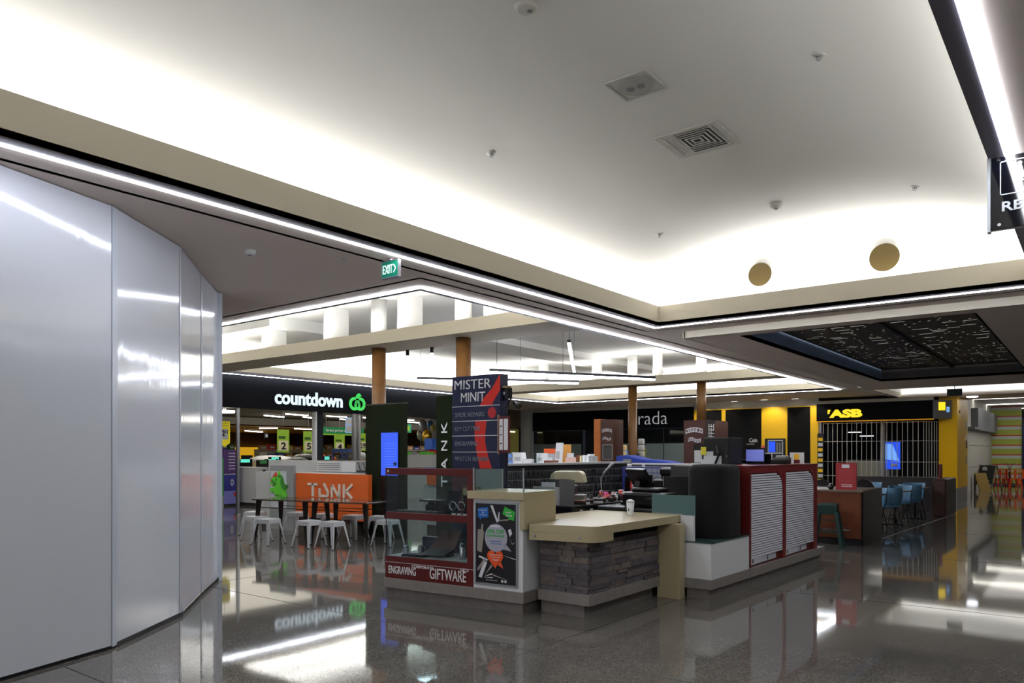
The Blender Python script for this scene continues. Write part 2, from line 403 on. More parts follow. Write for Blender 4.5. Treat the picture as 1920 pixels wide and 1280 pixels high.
# ================================================================== WALLS out of view, closing the hall
struct(B(8.9, 9, -9, 62, -.1, 3.7, 'wall_right', LGREY))
struct(B(-40, 9, -9, -8.9, -.1, 3.7, 'wall_back', LGREY))
struct(B(-17.4, -17.3, -9, 6.4, 0, 3.7, 'wall_left', LGREY))

# ================================================================== white curved hoarding
HOARD = mat('gloss_white_panel', (200, 203, 212), .1, bump=.0)
nt = HOARD.node_tree; b = nt.nodes['Principled BSDF']
tc = nt.nodes.new('ShaderNodeTexCoord'); mp = nt.nodes.new('ShaderNodeMapping'); mp.inputs['Scale'].default_value = (2.5, 2.5, .35)
nz = nt.nodes.new('ShaderNodeTexNoise'); nz.inputs['Scale'].default_value = 3; nz.inputs['Detail'].default_value = 3
bp = nt.nodes.new('ShaderNodeBump'); bp.inputs['Strength'].default_value = .22; bp.inputs['Distance'].default_value = .01
nt.links.new(tc.outputs['Object'], mp.inputs['Vector']); nt.links.new(mp.outputs[0], nz.inputs['Vector'])
nt.links.new(nz.outputs['Fac'], bp.inputs['Height']); nt.links.new(bp.outputs['Normal'], b.inputs['Normal'])
b.inputs['Specular IOR Level'].default_value = .6
pts = [(-5.79, -3.0), (-5.79, 1.15), (-6.34, 2.85), (-7.06, 3.81), (-7.95, 4.54), (-8.72, 5.2)]
hd = thing('hoarding', 'tall curved white gloss partition of flat panels at the left edge', 'partition', (0, 0, 0))
for i in range(len(pts)-1):
    (xa, ya), (xb, yb) = pts[i], pts[i+1]
    dx, dy = xb-xa, yb-ya; L = math.hypot(dx, dy); ux, uy = dx/L, dy/L; nx, ny = -uy, ux     # outward back side
    o = MB(); g = .006 if i else 0
    q = [(xa+ux*g, ya+uy*g), (xb-ux*g, yb-uy*g), (xb-ux*g+nx*.05, yb-uy*g+ny*.05), (xa+ux*g+nx*.05, ya+uy*g+ny*.05)]
    o.prism(q, .03, S-.005).build('panel', HOARD, hd)
STRIP = mat('pale_joint_strip', (186, 192, 204), .3)
for i in range(1, len(pts)-1):
    (xa, ya), (xb, yb) = pts[i], pts[i+1]; dx, dy = xb-xa, yb-ya; L = math.hypot(dx, dy); ux, uy = dx/L, dy/L; nx, ny = uy, -ux
    wv = .075 if i == 2 else .05
    q = [(xa+nx*.006, ya+ny*.006), (xa+ux*wv+nx*.006, ya+uy*wv+ny*.006), (xa+ux*wv, ya+uy*wv), (xa, ya)]
    MB().prism(q, .02, S-.006).build('joint_strip', STRIP, hd)
MB().prism([(p[0]-.03, p[1]+.05) for p in pts]+[(p[0]-.08, p[1]+.09) for p in pts[::-1]], 0, .04).build('floor_track', BLACK, hd)
(xa, ya) = pts[-1]
MB().box(xa-.02, xa+.012, ya-.01, ya+.06, 0, S-.006).build('end_cap', STRIP, hd)

# ================================================================== ceiling fittings
def at_c(px, py, z): return ZP(px, py, z)
CZ = 4.75
def fit(name, label, cat, px, py, z): 
    p = VP(px, py) if z == CZ else at_c(px, py, z); t = thing(name, label, cat, p)
    if z == CZ: t.rotation_euler.y = -math.atan((vault(p.x+.05)-vault(p.x-.05))/.1)
    return t
VW = mat('fitting_white', (200, 200, 196), .5)
t = fit('air_diffuser', 'square louvred air diffuser with dark slots in the near recess ceiling', 'vent', 1308, 262, CZ)
b = MB()
for s_ in (.235, .19, .145, .1, .055): ring(b, (-s_+.02, s_-.02, -s_+.02, s_-.02), 0, .02, -.01+s_*.02, -.006)
b.build('louvres', VW, t)
ring(MB(), (-.27, .27, -.27, .27), 0, .05, -.014, 0).build('frame', VW, t)
B(-.28, .28, -.28, .28, -.001, .001, 'dark_throat', BLACK, t)
t = fit('ceiling_speaker', 'square flush ceiling speaker with a round grille in the near recess', 'speaker', 1192, 160, CZ)
ring(MB(), (-.18, .18, -.18, .18), 0, .02, -.012, 0).build('frame', VW, t)
B(-.18, .18, -.18, .18, -.006, -.001, 'plate', VW, t)
MB().lathe(0, 0, [(.15, -.02), (.15, -.006)]).build('round_grille', mat('speaker_grille', (170, 170, 168), .6), t)
MB().cyl(-.05, 0, -.026, -.02, .035).build('cone', GREYP, t); MB().cyl(.05, 0, -.026, -.02, .035).build('cone', GREYP, t)
t = fit('smoke_detector', 'round white smoke detector at the top edge of the picture', 'detector', 986, 12, CZ)
MB().lathe(0, 0, [(.06, -.03), (.075, -.022), (.085, 0)]).build('body', VW, t); MB().cyl(.02, .02, -.034, -.03, .02).build('sensor', GREYP, t)
t = fit('smoke_detector', 'small white smoke detector nearest the two bronze discs', 'detector', 1455, 381, CZ)
MB().lathe(0, 0, [(.03, -.07), (.06, -.055), (.075, -.02), (.075, 0)]).build('body', VW, t); MB().cyl(0, 0, -.08, -.07, .02).build('sensor', GREYP, t)
SPR = [(1537, 102, 'sprinkler head in the near recess ceiling, closest to the dark right-hand soffit top'), (921, 286, 'sprinkler head on the near recess ceiling, leftmost'), (1716, 349, 'tiny sprinkler head left of the restroom sign'), (1236, 439, 'small dark sprinkler head above the recess corner')]
for px, py, lab in SPR:
    t = fit('sprinkler', lab, 'sprinkler', px, py, CZ)
    MB().lathe(0, 0, [(.02, -.012), (.045, -.006), (.05, 0)], 16).build('rosette', VW, t)
    MB().cyl(0, 0, -.035, -.01, .01, 8).tube([(-.018, 0, -.012), (-.018, 0, -.04), (0, 0, -.05), (.018, 0, -.04), (.018, 0, -.012)], .004, 6).build('nozzle', ALU, t)
t = thing('smoke_detector', 'white smoke detector on the brown soffit above the hoarding end', 'detector', ZP(469, 469, S))
MB().lathe(0, 0, [(.03, -.05), (.05, -.04), (.06, 0)]).build('body', VW, t); MB().cyl(0, 0, -.056, -.05, .015).build('sensor', GREYP, t)
for px, py, lab in ((646, 484, 'small sprinkler on the soffit left of the exit sign'),):
    t = thing('sprinkler', lab, 'sprinkler', ZP(px, py, S)); MB().lathe(0, 0, [(.015, -.01), (.025, 0)], 12).build('rosette', GREYP, t); MB().cyl(0, 0, -.03, -.01, .006, 8).build('nozzle', ALU, t)
# bronze discs on the far recess wall
BRZ = mat('bronze_disc', (74, 60, 22), .6)
for k, (px, py, r) in enumerate(((1426, 515, .175), (1659, 483, .19))):
    p = YP(px, py, H1[3]+.42); t = thing('wall_disc', ('smaller left' if k == 0 else 'larger right')+' round bronze air outlet on the bright recess wall', 'air outlet', (p.x, p.y, p.z))
    b = MB(); b.tube([(0, -.03, 0), (0, 0, 0)], r, 32); b.build('bronze_face', BRZ, t)
    b = MB(); b.tube([(0, -.022, 0), (0, 0, 0)], r+.018, 32); b.build('white_rim', WHITE, t)
# green exit sign
def sign_panel(t, x0, x1, z0, z1, m, y0=-.015, y1=.015, name='panel'): return B(x0, x1, y0, y1, z0, z1, name, m, t)
EXG = mat('exit_green', (10, 105, 82), .35, emis=(10, 105, 82), estr=.25)
p = ZP(733, 503, 3.5)
t = thing('exit_sign', 'green illuminated EXIT sign hanging from the soffit', 'sign', (p.x, p.y, 3.41))
sign_panel(t, -.12, .12, .0, .16, EXG); MB().box(-.127, .127, -.02, .02, -.01, 0).box(-.127, -.12, -.02, .02, 0, .16).box(.12, .127, -.02, .02, 0, .16).box(-.127, .127, -.02, .02, .16, .168).build('frame', ALU, t)
EXW = mat('exit_letters', (220, 235, 230), .4, emis=(200, 230, 220), estr=.5)
text('EXIT', 'lettering', EXW, t, -.1, -.017, .035, w=.145, h=.09); text('>', 'arrow', EXW, t, .06, -.017, .035, w=.03, h=.09)
MB().cyl(0, 0, .16, .2, .02, 8).build('hanger', ALU, t)
# dark exit box far right
p = YP(1790, 720, 24.55)
t = thing('exit_sign', 'small unlit dark green sign box hung below the ceiling before the bright recess', 'sign', (p.x, p.y, 3.2));
B(-.19, .19, -.03, .03, 0, .2, 'panel', mat('dark_green_sign', (14, 26, 24), .4), t); text('EXIT', 'lettering', mat('dim_letters', (50, 80, 70), .5), t, -.13, -.031, .05, w=.26, h=.1)
MB().cyl(0, 0, .2, .3, .01, 8).build('hanger', BLACK, t)
# restroom sign
RB = mat('gloss_black_sign', (9, 11, 20), .05, spec=.7)
t = thing('restroom_sign', 'glossy black restroom sign with white figure hanging at the right edge', 'sign', (-.58, 6.02, 3.1))
B(0, 1.2, 0, .05, 0, .485, 'panel', RB, t, .004); B(-.02, 0, -.005, .055, -.01, .488, 'end_frame', ALU, t)
LW = mat('sign_white', (225, 228, 232), .4)
text('RESTROOMS', 'lettering', LW, t, .065, -.002, .115, w=.62, h=.065, bold=.02)
rr = MB(); rr.box(.06, .3, -.004, -.001, .445, .452).box(.06, .3, -.004, -.001, .225, .232).box(.054, .06, -.004, -.001, .232, .445).box(.3, .306, -.004, -.001, .232, .445).build('pictogram_frame', LW, t)
pg = MB(); pg.tube([(.165, -.004, .42), (.165, -.001, .42)], .014, 14); pg.prism([(.165-.012, .405), (.165+.012, .405), (.195, .325), (.183, .32), (.19, .30), (.178, .30), (.178, .245), (.168, .245), (.168, .30), (.162, .30), (.162, .245), (.152, .245), (.152, .30), (.14, .30), (.147, .32), (.135, .325)], -.004, -.001, 'y'); pg.build('figure', LW, t)
for x in (.045, .045): pass
MB().tube([(.045, -.006, .468), (.045, 0, .468)], .011, 12).build('fixing_stud', CHROME, t); MB().tube([(.05, -.006, .03), (.05, 0, .03)], .011, 12).build('fixing_stud', CHROME, t)
MB().cyl(.6, .025, .485, .51, .02, 10).build('hanger', BLACK, t)
# small dark dome on the right soffit
t = thing('dome_camera', 'grey dome fixture on the dark soffit near the top right', 'camera', (-.2, 4.9, S)); MB().lathe(0, 0, [(.02, -.05), (.05, -.035), (.06, 0)]).build('dome', GREYP, t)
B(-.05, .05, -.05, .05, -.006, 0, 'base_plate', GREYP, t)
# ================================================================== KEY AND SHOE REPAIR KIOSK (foreground)
KA = math.atan(.108)
KL = (-6.22, 5.72, 0)
KICKL = mat('grey_plinth_lip', (122, 116, 112), .4, noise=.1, nscale=12)
# ---- glass display case with red frame
dc = thing('display_case', 'glass display case in a dark red frame reading engraving and giftware', 'display case', KL, KA)
B(.0, 1.18, .03, .6, 0, .115, 'kickplate', KICK, dc); B(-.01, 1.18, -.015, .6, .115, .225, 'plinth', KICKL, dc, .004)
B(0, 1.18, 0, .03, .225, .464, 'sign_board', RED, dc)
B(0, 1.185, -.002, .0, .398, .402, 'white_line', LETTER, dc)
text('ENGRAVING', 'lettering', LETTER, dc, .05, -.001, .275, w=.38, h=.085, bold=.01)
text('GIFTWARE', 'lettering', LETTER, dc, .62, -.001, .262, w=.47, h=.115, bold=.005)
text('CORPORATE', 'small_lettering', LETTER, dc, .375, -.001, .36, w=.29, h=.03, bold=.01)
text('GIFTS', 'small_lettering', LETTER, dc, 1.02, -.001, .375, w=.1, h=.03, bold=.01)
B(0, 1.10, 0, .04, .874, .948, 'mid_rail', RED, dc, .003); B(0, 1.18, 0, .04, 1.358, 1.432, 'top_rail', RED, dc, .003)
B(1.10, 1.18, 0, .04, .464, 1.358, 'post', RED, dc, .003)
B(.03, .055, -.004, 0, 1.385, 1.41, 'lock_plate', mat('pale_plate', (190, 180, 160), .5), dc)
B(.0, 1.10, .008, .014, .464, .874, 'glass_pane', GLASS, dc); B(.0, 1.10, .008, .014, .948, 1.358, 'glass_pane', GLASS, dc)
B(.0, .006, .04, .55, .464, 1.42, 'glass_side', GLASS, dc); B(.005, .78, .55, .556, .464, 1.42, 'glass_back', GLASS, dc)
B(.0, 1.18, .04, .56, 1.42, 1.428, 'glass_top', GLASS, dc)
B(.006, .012, .0, .008, .46, 1.36, 'edge_seal', BLACK, dc)
B(.78, 1.18, .55, .57, .225, 1.42, 'back_panel', LGREY, dc); B(1.16, 1.18, .04, .55, .225, 1.2, 'side_panel', LGREY, dc); B(1.168, 1.174, .04, .55, 1.2, 1.42, 'side_glass', GLASS, dc)
B(.0, 1.16, .03, .56, .44, .464, 'base_shelf', LGREY, dc); B(.0, 1.16, .04, .5, .915, .925, 'glass_shelf', GLASS, dc)
B(0.0, .78, .55, .57, .225, .44, 'low_back_panel', RED, dc)
KM = Matrix.Translation(KL) @ Matrix.Rotation(KA, 4, 'Z')
def kl(x, y, z=0): return KM @ Vector((x, y, z))
def kthing(n, lab, cat, x, y, z, rz=0, group=None): return thing(n, lab, cat, kl(x, y, z), KA+rz, group)
# goods on the two levels
SILV = mat('polished_silver', (190, 190, 196), .2, .9); DKM = mat('gunmetal', (40, 42, 46), .35, .6)
def flask(x, y, z, h, lab, m=SILV, g=None):
    t = kthing('flask', lab, 'flask', x, y, z, 0, g)
    MB().lathe(0, 0, [(.03, 0), (.032, .01), (.032, h*.7), (.02, h*.8), (.018, h*.86)]).build('body', m, t); MB().cyl(0, 0, h*.86, h, .021, 14).build('lid', DKM, t)
for i, (x, y, h) in enumerate(((.84, .28, .2), (.90, .2, .16), (.97, .3, .21), (1.02, .18, .13), (1.06, .26, .15))):
    flask(x, y, .464, h, '%s steel flask on the lower shelf of the red display case' % ('leftmost tall', 'short front', 'tallest', 'shortest front', 'rightmost')[i], g='steel flasks')
def tankard(x, y, z, lab):
    t = kthing('tankard', lab, 'mug', x, y, z); MB().lathe(0, 0, [(.035, 0), (.033, .01), (.03, .09), (.032, .1), (.028, .1), (.026, .01)]).build('body', SILV, t)
    MB().tube([(.03, 0, .085), (.055, 0, .08), (.055, 0, .03), (.03, 0, .02)], .004, 6).build('handle', SILV, t)
tankard(.13, .2, .464, 'small silver tankard at the left end of the lower display shelf'); tankard(.26, .3, .464, 'silver tankard beside the folded wallet on the lower display shelf')
def trayitem(n, lab, cat, x, y, z, wx, wy, hz, m, inner, rz=0):
    t = kthing(n, lab, cat, x, y, z, rz); B(-wx/2, wx/2, -wy/2, wy/2, 0, hz, 'base', m, t, .004)
    B(-wx/2+.012, wx/2-.012, -wy/2+.01, wy/2-.01, hz, hz+.004, 'pad', inner, t); return t
trayitem('pen_tray', 'black tray of silver pens on the lower display shelf', 'tray', .33, .12, .464, .3, .12, .02, BLKPL, mat('dark_velvet', (24, 26, 40), .9), .1)
for i in range(6):
    t = kthing('pen', ORD[i]+' silver pen from the left in the black tray, lower display shelf', 'pen', .21+i*.045, .12, .492, 0, 'pens in the tray'); MB().tube([(0, -.05, 0), (.01, .045, 0)], .005, 8).build('barrel', SILV, t)
LEA = mat('brown_leather', (92, 66, 62), .5); LEAD = mat('black_leather', (26, 26, 32), .45)
t = kthing('wallet', 'open black and brown leather gift wallet propped up on the lower shelf', 'wallet', .55, .25, .464, .15)
MB().hexa([(-.17, -.13, .02), (.13, -.13, .02), (.17, .03, .07), (-.13, .03, .07), (-.17, -.13, .03), (.13, -.13, .03), (.17, .03, .08), (-.13, .03, .08)]).build('front_flap', LEAD, t)
MB().hexa([(-.13, .03, .08), (.17, .03, .08), (.22, .12, .28), (-.02, .12, .28), (-.13, .04, .07), (.17, .04, .07), (.22, .13, .27), (-.02, .13, .27)]).build('back_flap', LEA, t)
B(-.1, .12, .02, .12, 0, .07, 'stand', BLKPL, t)
trayitem('gift_box', 'dark blue presentation box standing behind the wallet', 'box', .3, .45, .464, .2, .1, .18, mat('dark_blue_box', (32, 36, 52), .5), LEAD)
trayitem('gift_box', 'flat black gift box lying at the back of the lower shelf', 'box', .9, .45, .464, .18, .14, .26, BLKPL, LEAD)
# upper shelf
trayitem('watch_tray', 'long black tray of watches on the upper display shelf', 'tray', .35, .15, .926, .6, .18, .03, BLKPL, mat('grey_velvet', (40, 42, 46), .9))
for i in range(8):
    t = kthing('wristwatch', ORD[i]+' wristwatch from the left in the long tray, upper display shelf', 'watch', .1+i*.07, .13, .962, 0, 'watches in the tray'); MB().lathe(0, 0, [(.014, 0), (.015, .006), (.012, .008)], 14).build('watch_case', SILV, t); MB().box(-.006, .006, -.05, .05, -.002, .001).build('strap', LEAD, t)
t = kthing('display_riser', 'black stepped riser holding clocks on the upper display shelf', 'stand', .5, .3, .926); B(-.22, .1, -.06, .06, .13, .15, 'top_step', BLKPL, t); B(-.12, .12, -.07, .07, 0, .1, 'lower_step', BLKPL, t); B(.0, .02, -.05, .05, .1, .14, 'support', BLKPL, t); B(-.1, -.08, -.05, .05, .1, .14, 'support', BLKPL, t)
t = kthing('gift_box', 'open black gift box with raised lid on the upper display shelf', 'box', .62, .34, .926); B(-.08, .08, -.06, .06, 0, .12, 'box_body', BLKPL, t); MB().hexa([(-.08, .05, .12), (.08, .05, .12), (.1, .1, .25), (-.1, .1, .25), (-.08, .06, .12), (.08, .06, .12), (.1, .11, .25), (-.1, .11, .25)]).build('lid', BLKPL, t)
t = kthing('tool_rack', 'wire rack of small tools at the back of the upper display shelf', 'rack', .84, .45, .926)
b = MB(); b.box(-.12, .12, 0, .008, .28, .3).box(-.12, -.112, 0, .008, 0, .3).box(.112, .12, 0, .008, 0, .3).box(-.12, .12, 0, .008, .2, .208); b.build('rack_frame', mat('brass_wire', (120, 108, 70), .4, .6), t)
B(-.11, .11, .004, .006, .21, .28, 'card', mat('cream_card', (150, 142, 112), .7), t)
for i in range(7): MB().tube([(-.1+i*.033, -.01, .05+.02*(i % 3)), (-.1+i*.033, -.01, .2)], .006, 6).build('tool', DKM, t)
def ring_item(x, lab):
    t = kthing('bracelet_stand', lab, 'stand', x, .22, .926); MB().lathe(0, 0, [(.04, 0), (.04, .01), (.008, .015), (.008, .07)], 16).build('stand_foot', BLKPL, t)
    b = MB(); b.tube([(.045*math.cos(a*math.pi/8), 0, .1+.045*math.sin(a*math.pi/8)) for a in range(17)], .006, 8, False); b.build('bracelet', SILV, t)
ring_item(.76, 'left round bracelet on a black stand, upper display shelf'); ring_item(.87, 'right round bracelet on a black stand, upper display shelf')
for i in range(3):
    t = kthing('price_card', '%s white price card standing at the front right of the upper display shelf' % ('left', 'middle', 'right')[i], 'card', .88+i*.07, .07, .926); B(-.025, .025, 0, .003, 0, .035, 'card_face', PAPER, t); B(-.02, .02, .003, .02, 0, .003, 'foot', PAPER, t)
t = kthing('toy_cannon', 'dark model cannon at the right end of the upper display shelf', 'ornament', 1.04, .25, .926); MB().tube([(-.05, 0, .06), (.03, 0, .16)], [.018, .01], 10).build('barrel', DKM, t); B(-.05, .05, -.02, .02, 0, .05, 'base', DKM, t); 
# ---- poster cabinet
pc = thing('poster_cabinet', 'white cabinet under a beige slab with a framed black sale poster', 'cabinet', KL, KA)
B(1.181, 1.75, .03, .6, 0, .115, 'kickplate', KICK, pc); B(1.181, 1.785, -.015, .6, .115, .225, 'plinth', KICKL, pc, .004)
B(1.182, 1.77, .0, .5, .226, 1.13, 'body', WPAINT, pc); B(1.13, 1.80, -.04, .6, 1.13, 1.21, 'top_slab', BEIGE, pc, .004)
B(1.745, 1.80, -.02, .62, .84, 1.13, 'side_slab', BEIGE, pc, .004)
POST = mat('poster_black', (28, 27, 31), .3)
B(1.222, 1.70, -.008, 0, .285, 1.085, 'poster', POST, pc)
b = MB(); x0, x1, z0, z1 = 1.205, 1.717, .265, 1.105
b.box(x0, x1, -.018, 0, z0, z0+.02).box(x0, x1, -.018, 0, z1-.02, z1).box(x0, x0+.018, -.018, 0, z0+.02, z1-.02).box(x1-.018, x1, -.018, 0, z0+.02, z1-.02); b.build('poster_frame', ALU, pc)
def disc(cx, cz, rx, rz, y0=-.0095, y1=-.008, n=28): return [(cx+rx*math.cos(2*math.pi*i/n), cz+rz*math.sin(2*math.pi*i/n)) for i in range(n)]
def flat(name, poly, m, layer=0, par=pc): MB().prism(poly, -.0095-layer*.0012, -.008, 'y').build(name, m, par)
def U(u, v): return (1.222+u*.478, 1.085-v*.8)      # poster coordinates
PG = mat('poster_grey', (158, 158, 172), .5); PB = mat('poster_blue', (30, 96, 178), .4); PGR = mat('poster_green', (50, 170, 60), .4); PO = mat('poster_orange', (226, 82, 30), .4); PM = mat('poster_metal', (140, 132, 124), .4); PL = mat('poster_light', (205, 205, 210), .5)
flat('blue_bubble', [U(.04, .06), U(.3, .045), U(.31, .17), U(.13, .18), U(.11, .215), U(.09, .18), U(.04, .175)], PB, 1)
flat('green_bubble', [U(.72, .03), U(.97, .09), U(.94, .2), U(.86, .19), U(.79, .19), U(.82, .165), U(.66, .12)], PGR, 1)
flat('grey_bubble', [U(.50+.28*math.cos(a*.2244), .425+.175*math.sin(a*.2244)) for a in range(28)], PG, 1)
flat('bubble_tail', [U(.72, .48), U(.88, .58), U(.66, .56)], PG, 1)
hp = []
for a in range(30):
    q = 2*math.pi*a/30; hx = 16*math.sin(q)**3; hz = 13*math.cos(q)-5*math.cos(2*q)-2*math.cos(3*q)-math.cos(4*q)
    hp.append(U(.48+hx*.0125, .68-hz*.0078))
flat('orange_heart', hp, PO, 2); flat('heart_tail', [U(.6, .7), U(.68, .8), U(.52, .75)], PO, 2)
flat('flask_picture', [U(.02, .6), U(.04, .33), U(.12, .33), U(.14, .26), U(.18, .26), U(.17, .33), U(.2, .36), U(.14, .62)], PM, 1)
for k, q in enumerate(([U(.02, .83), U(.22, .68), U(.26, .71), U(.05, .86)], [U(.08, .66), U(.3, .7), U(.28, .72), U(.06, .68)], [U(.06, .93), U(.2, .72), U(.28, .74), U(.14, .94)], [U(.22, .9), U(.38, .76), U(.42, .78)], [U(.2, .92), U(.4, .87), U(.4, .89)], [U(.2, .93), U(.42, .92), U(.42, .935)], [U(.42, .88), U(.78, .94), U(.42, .9)], [U(.36, .02), U(.42, .02), U(.56, .22), U(.52, .23)], [U(.54, .23), U(.57, .1), U(.59, .1), U(.58, .21)], [U(.56, .2), U(.8, .18), U(.8, .2), U(.56, .215)], [U(.36, .265), U(.6, .265), U(.6, .29), U(.36, .29)], [U(.8, .32), U(.86, .3), U(.9, .36), U(.84, .4)], [U(.84, .42), U(.9, .48), U(.98, .46), U(.9, .5)], [U(.7, .64), U(.98, .67), U(.98, .68)])):
    flat('tool_picture', q, PL if k % 3 else PM, 2)
def ptext(s_, m, u, v, wu, hv, layer=3):
    x, z = U(u, v); text(s_, 'poster_text', m, pc, x, -.0095-layer*.0012, z, w=wu*.478, h=hv*.8, ext=.0004, bold=.02)
ptext('20% OFF', PGR, .27, .37, .44, .05); ptext('GIFTWARE', PGR, .27, .415, .44, .03); ptext('ENGRAVED', PB, .36, .475, .26, .014); ptext('WATCHES', PB, .38, .505, .26, .014)
ptext('ENGRAVED', LETTER, .06, .09, .21, .012); ptext('4', LETTER, .15, .125, .04, .025); ptext('YOU', LETTER, .08, .15, .18, .012)
ptext('NEW', LETTER, .74, .11, .14, .02); ptext('GIFTS', LETTER, .74, .15, .16, .02); ptext('PERSONALISE', LETTER, .34, .645, .3, .012); ptext('YOUR GIFT', LETTER, .36, .675, .26, .012); ptext('TODAY', LETTER, .4, .71, .18, .02)
ptext('www', PL, .24, .965, .3, .01); flat('logo_square', [U(.63, .945), U(.68, .945), U(.68, .975), U(.63, .975)], LETTER, 1); flat('logo_square', [U(.71, .945), U(.76, .945), U(.76, .975), U(.71, .975)], LETTER, 1)
# glass screen standing on the slab
t = thing('counter_screen', 'low clear glass screen standing on the beige counter slab', 'screen', KL, KA)
B(1.19, 1.79, -.02, -.012, 1.21, 1.445, 'glass_pane', GLASS, t); B(1.785, 1.793, -.01, .6, 1.21, 1.445, 'glass_pane', GLASS, t); B(1.78, 1.795, -.022, -.01, 1.21, 1.445, 'corner_joint', ALU, t)
B(1.19, 1.205, -.022, -.01, 1.21, 1.445, 'edge_strip', ALU, t)
# ---- stone clad service counter
sc_ = thing('service_counter', 'stone clad service counter with a thick rounded beige worktop', 'counter', (0, 0, 0))
STONES = [mat('ledge_stone_%d' % i, c, .8, noise=.25, nscale=25, bump=.5, bscale=50) for i, c in enumerate(((92, 84, 82), (78, 72, 74), (104, 94, 88), (86, 82, 86)))]
FX0, FX1, FY = -4.43, -3.87, 6.17
B(FX0, FX1-.01, FY+.012, 7.6, .2, .74, 'core', DGREY, sc_)
B(FX0-.01, FX1-.06, FY+.02, 7.6, 0, .125, 'kickplate', KICK, sc_); B(FX0-.02, FX1+.03, FY-.03, 7.62, .125, .235, 'plinth', KICKL, sc_, .004)
rnd = random.Random(11)
sh = {}
def stone(x0, x1, y0, y1, z0, z1):
    k = rnd.randrange(4); b = MB(); j = lambda: rnd.uniform(-.003, .003)
    b.hexa([(x0+j(), y0+j(), z0), (x1+j(), y0+j(), z0), (x1+j(), y1, z0), (x0+j(), y1, z0), (x0+j(), y0+j(), z1), (x1+j(), y0+j(), z1), (x1+j(), y1, z1), (x0+j(), y1, z1)])
    b.build('stone', STONES[k], sc_)
z = .237; r_ = 0
while z < .735:
    hz = rnd.choice([.034, .05, .062, .04]); z1 = min(z+hz, .742)
    x = FX0
    while x < FX1-.02:
        ln = rnd.uniform(.14, .34); x1 = min(x+ln, FX1+.0)
        if FX1-x1 < .07: x1 = FX1
        d = rnd.uniform(.0, .035); end = (.012 if x1 >= FX1 and r_ % 2 else 0)
        stone(x+.0015, x1-.0015+end, FY-d, FY+.03, z+.001, z1-.0015); x = x1
    y = FY
    while y < 7.6-.02:
        ln = rnd.uniform(.16, .42); y1 = min(y+ln, 7.6)
        if 7.6-y1 < .07: y1 = 7.6
        d = rnd.uniform(0, .035)
        stone(FX1-.02, FX1+d, y+.0015+(.031 if y == FY else 0), y1-.0015, z+.001, z1-.0015); y = y1
    z = z1; r_ += 1
# worktop
arc = [(-3.85+.12*math.sin(a), 6.19-.12*math.cos(a)) for a in [i*math.pi/2/8 for i in range(9)]]
front = [(-4.42, 5.955)]+[(x, y) for x, y in arc]
top = front+[(-3.69, 7.9), (-4.85, 7.9), (-4.92, 6.53), (-4.42, 6.53)]
MB().prism(top, .82, .9).build('worktop', BEIGE, sc_, bev=.003)
MB().prism([(-4.42, 5.957)]+arc+[(-3.727, 6.4), (-4.42, 6.4)], .745, .82).build('worktop_apron', BEIGE, sc_)
B(-3.87, -3.60, 7.60, 7.73, 0, .82, 'end_leg', BEIGE, sc_, .003)
for x, y in ((-4.36, 5.963), (-3.9, 6.06)):
    MB().tube([(x, y-.012, .785), (x, y+.01, .785)], [.012, .014], 14).build('bolt', CHROME, sc_)
# cup on the worktop
p = ZP(1182, 966, .9)
t = thing('paper_cup', 'white takeaway cup with a dark mark standing on the beige worktop', 'cup', (p.x, p.y, .9))
MB().lathe(0, 0, [(.032, 0), (.033, .005), (.045, .15)], 24).build('cup_body', PAPER, t); MB().lathe(0, 0, [(.047, .148), (.047, .158), (.03, .172), (.012, .178)], 24).build('lid', WPAINT, t)
B(-.006, .004, -.041, -.036, .05, .08, 'mark', BLACK, t)
# teal frosted glass at the end of the worktop
t = thing('glass_divider', 'frosted teal glass divider standing at the far end of the worktop', 'divider', (-3.95, 7.86, .9)); B(-.12, .41, 0, .012, 0, .22, 'glass_pane', TEAL, t); B(-.12, .26, -.004, .016, 0, .012, 'foot_rail', ALU, t)
# ---- right wing
rw = thing('plinth_cabinet', 'low white cabinet with a glass top at the kiosk corner', 'cabinet', (0, 0, 0))
RA = math.atan(-.1/3.55)
def rx(y): return -3.31+(y-7.75)*.1/3.55
def slabR(name, xl, off, y0, y1, z0, z1, m, par, bev=0):
    q = [(xl, y0), (rx(y0)+off, y0), (rx(y1)+off, y1), (xl, y1)]
    return MB().prism(q, z0, z1).build(name, m, par, bev)
slabR('kickplate', -3.6, -.03, 7.78, 8.81, 0, .115, KICK, rw); slabR('plinth', -3.635, .015, 7.735, 8.81, .115, .222, KICKL, rw, .004)
MB().prism([(-3.63, 7.762), (rx(7.76)-.003, 7.762), (rx(7.76)-.003, 7.78), (-3.63, 7.78)], .222, .61).build('panel', WPAINT, rw)
slabR('side_panel', -3.33, 0, 7.765, 8.8, .222, .61, WPAINT, rw); slabR('carcass', -3.63, -.025, 7.782, 8.8, .222, .608, LGREY, rw)
slabR('glass_top', -3.64, .008, 7.75, 8.8, .612, .624, mat('green_glass_top', (60, 84, 80), .08, spec=.7), rw)
B(-3.685, -3.53, 7.80, 7.84, .624, .9, 'white_upstand', WPAINT, rw)
t = thing('machine_cover', 'tall machine hidden under a soft black cloth cover', 'cover', (-3.56, 8.43, .624))
b = MB(); n = 28; prof = [(.0, 1.0), (.02, 1.02), (.3, 1.0), (.6, .98), (.76, .98), (.81, .93), (.835, .8), (.84, .4)]
for zz, k in prof:
    for i in range(n):
        a = 2*math.pi*i/n; cx, sy = math.cos(a), math.sin(a); e = .32
        rr_ = 1/((abs(cx)**(1/e*1.2)+abs(sy)**(1/e*1.2))**(e/1.2)); wv = 1+.012*math.sin(9*a+zz*3)
        b.v.append((cx*rr_*.25*k*wv, sy*rr_*.31*k*wv, zz))
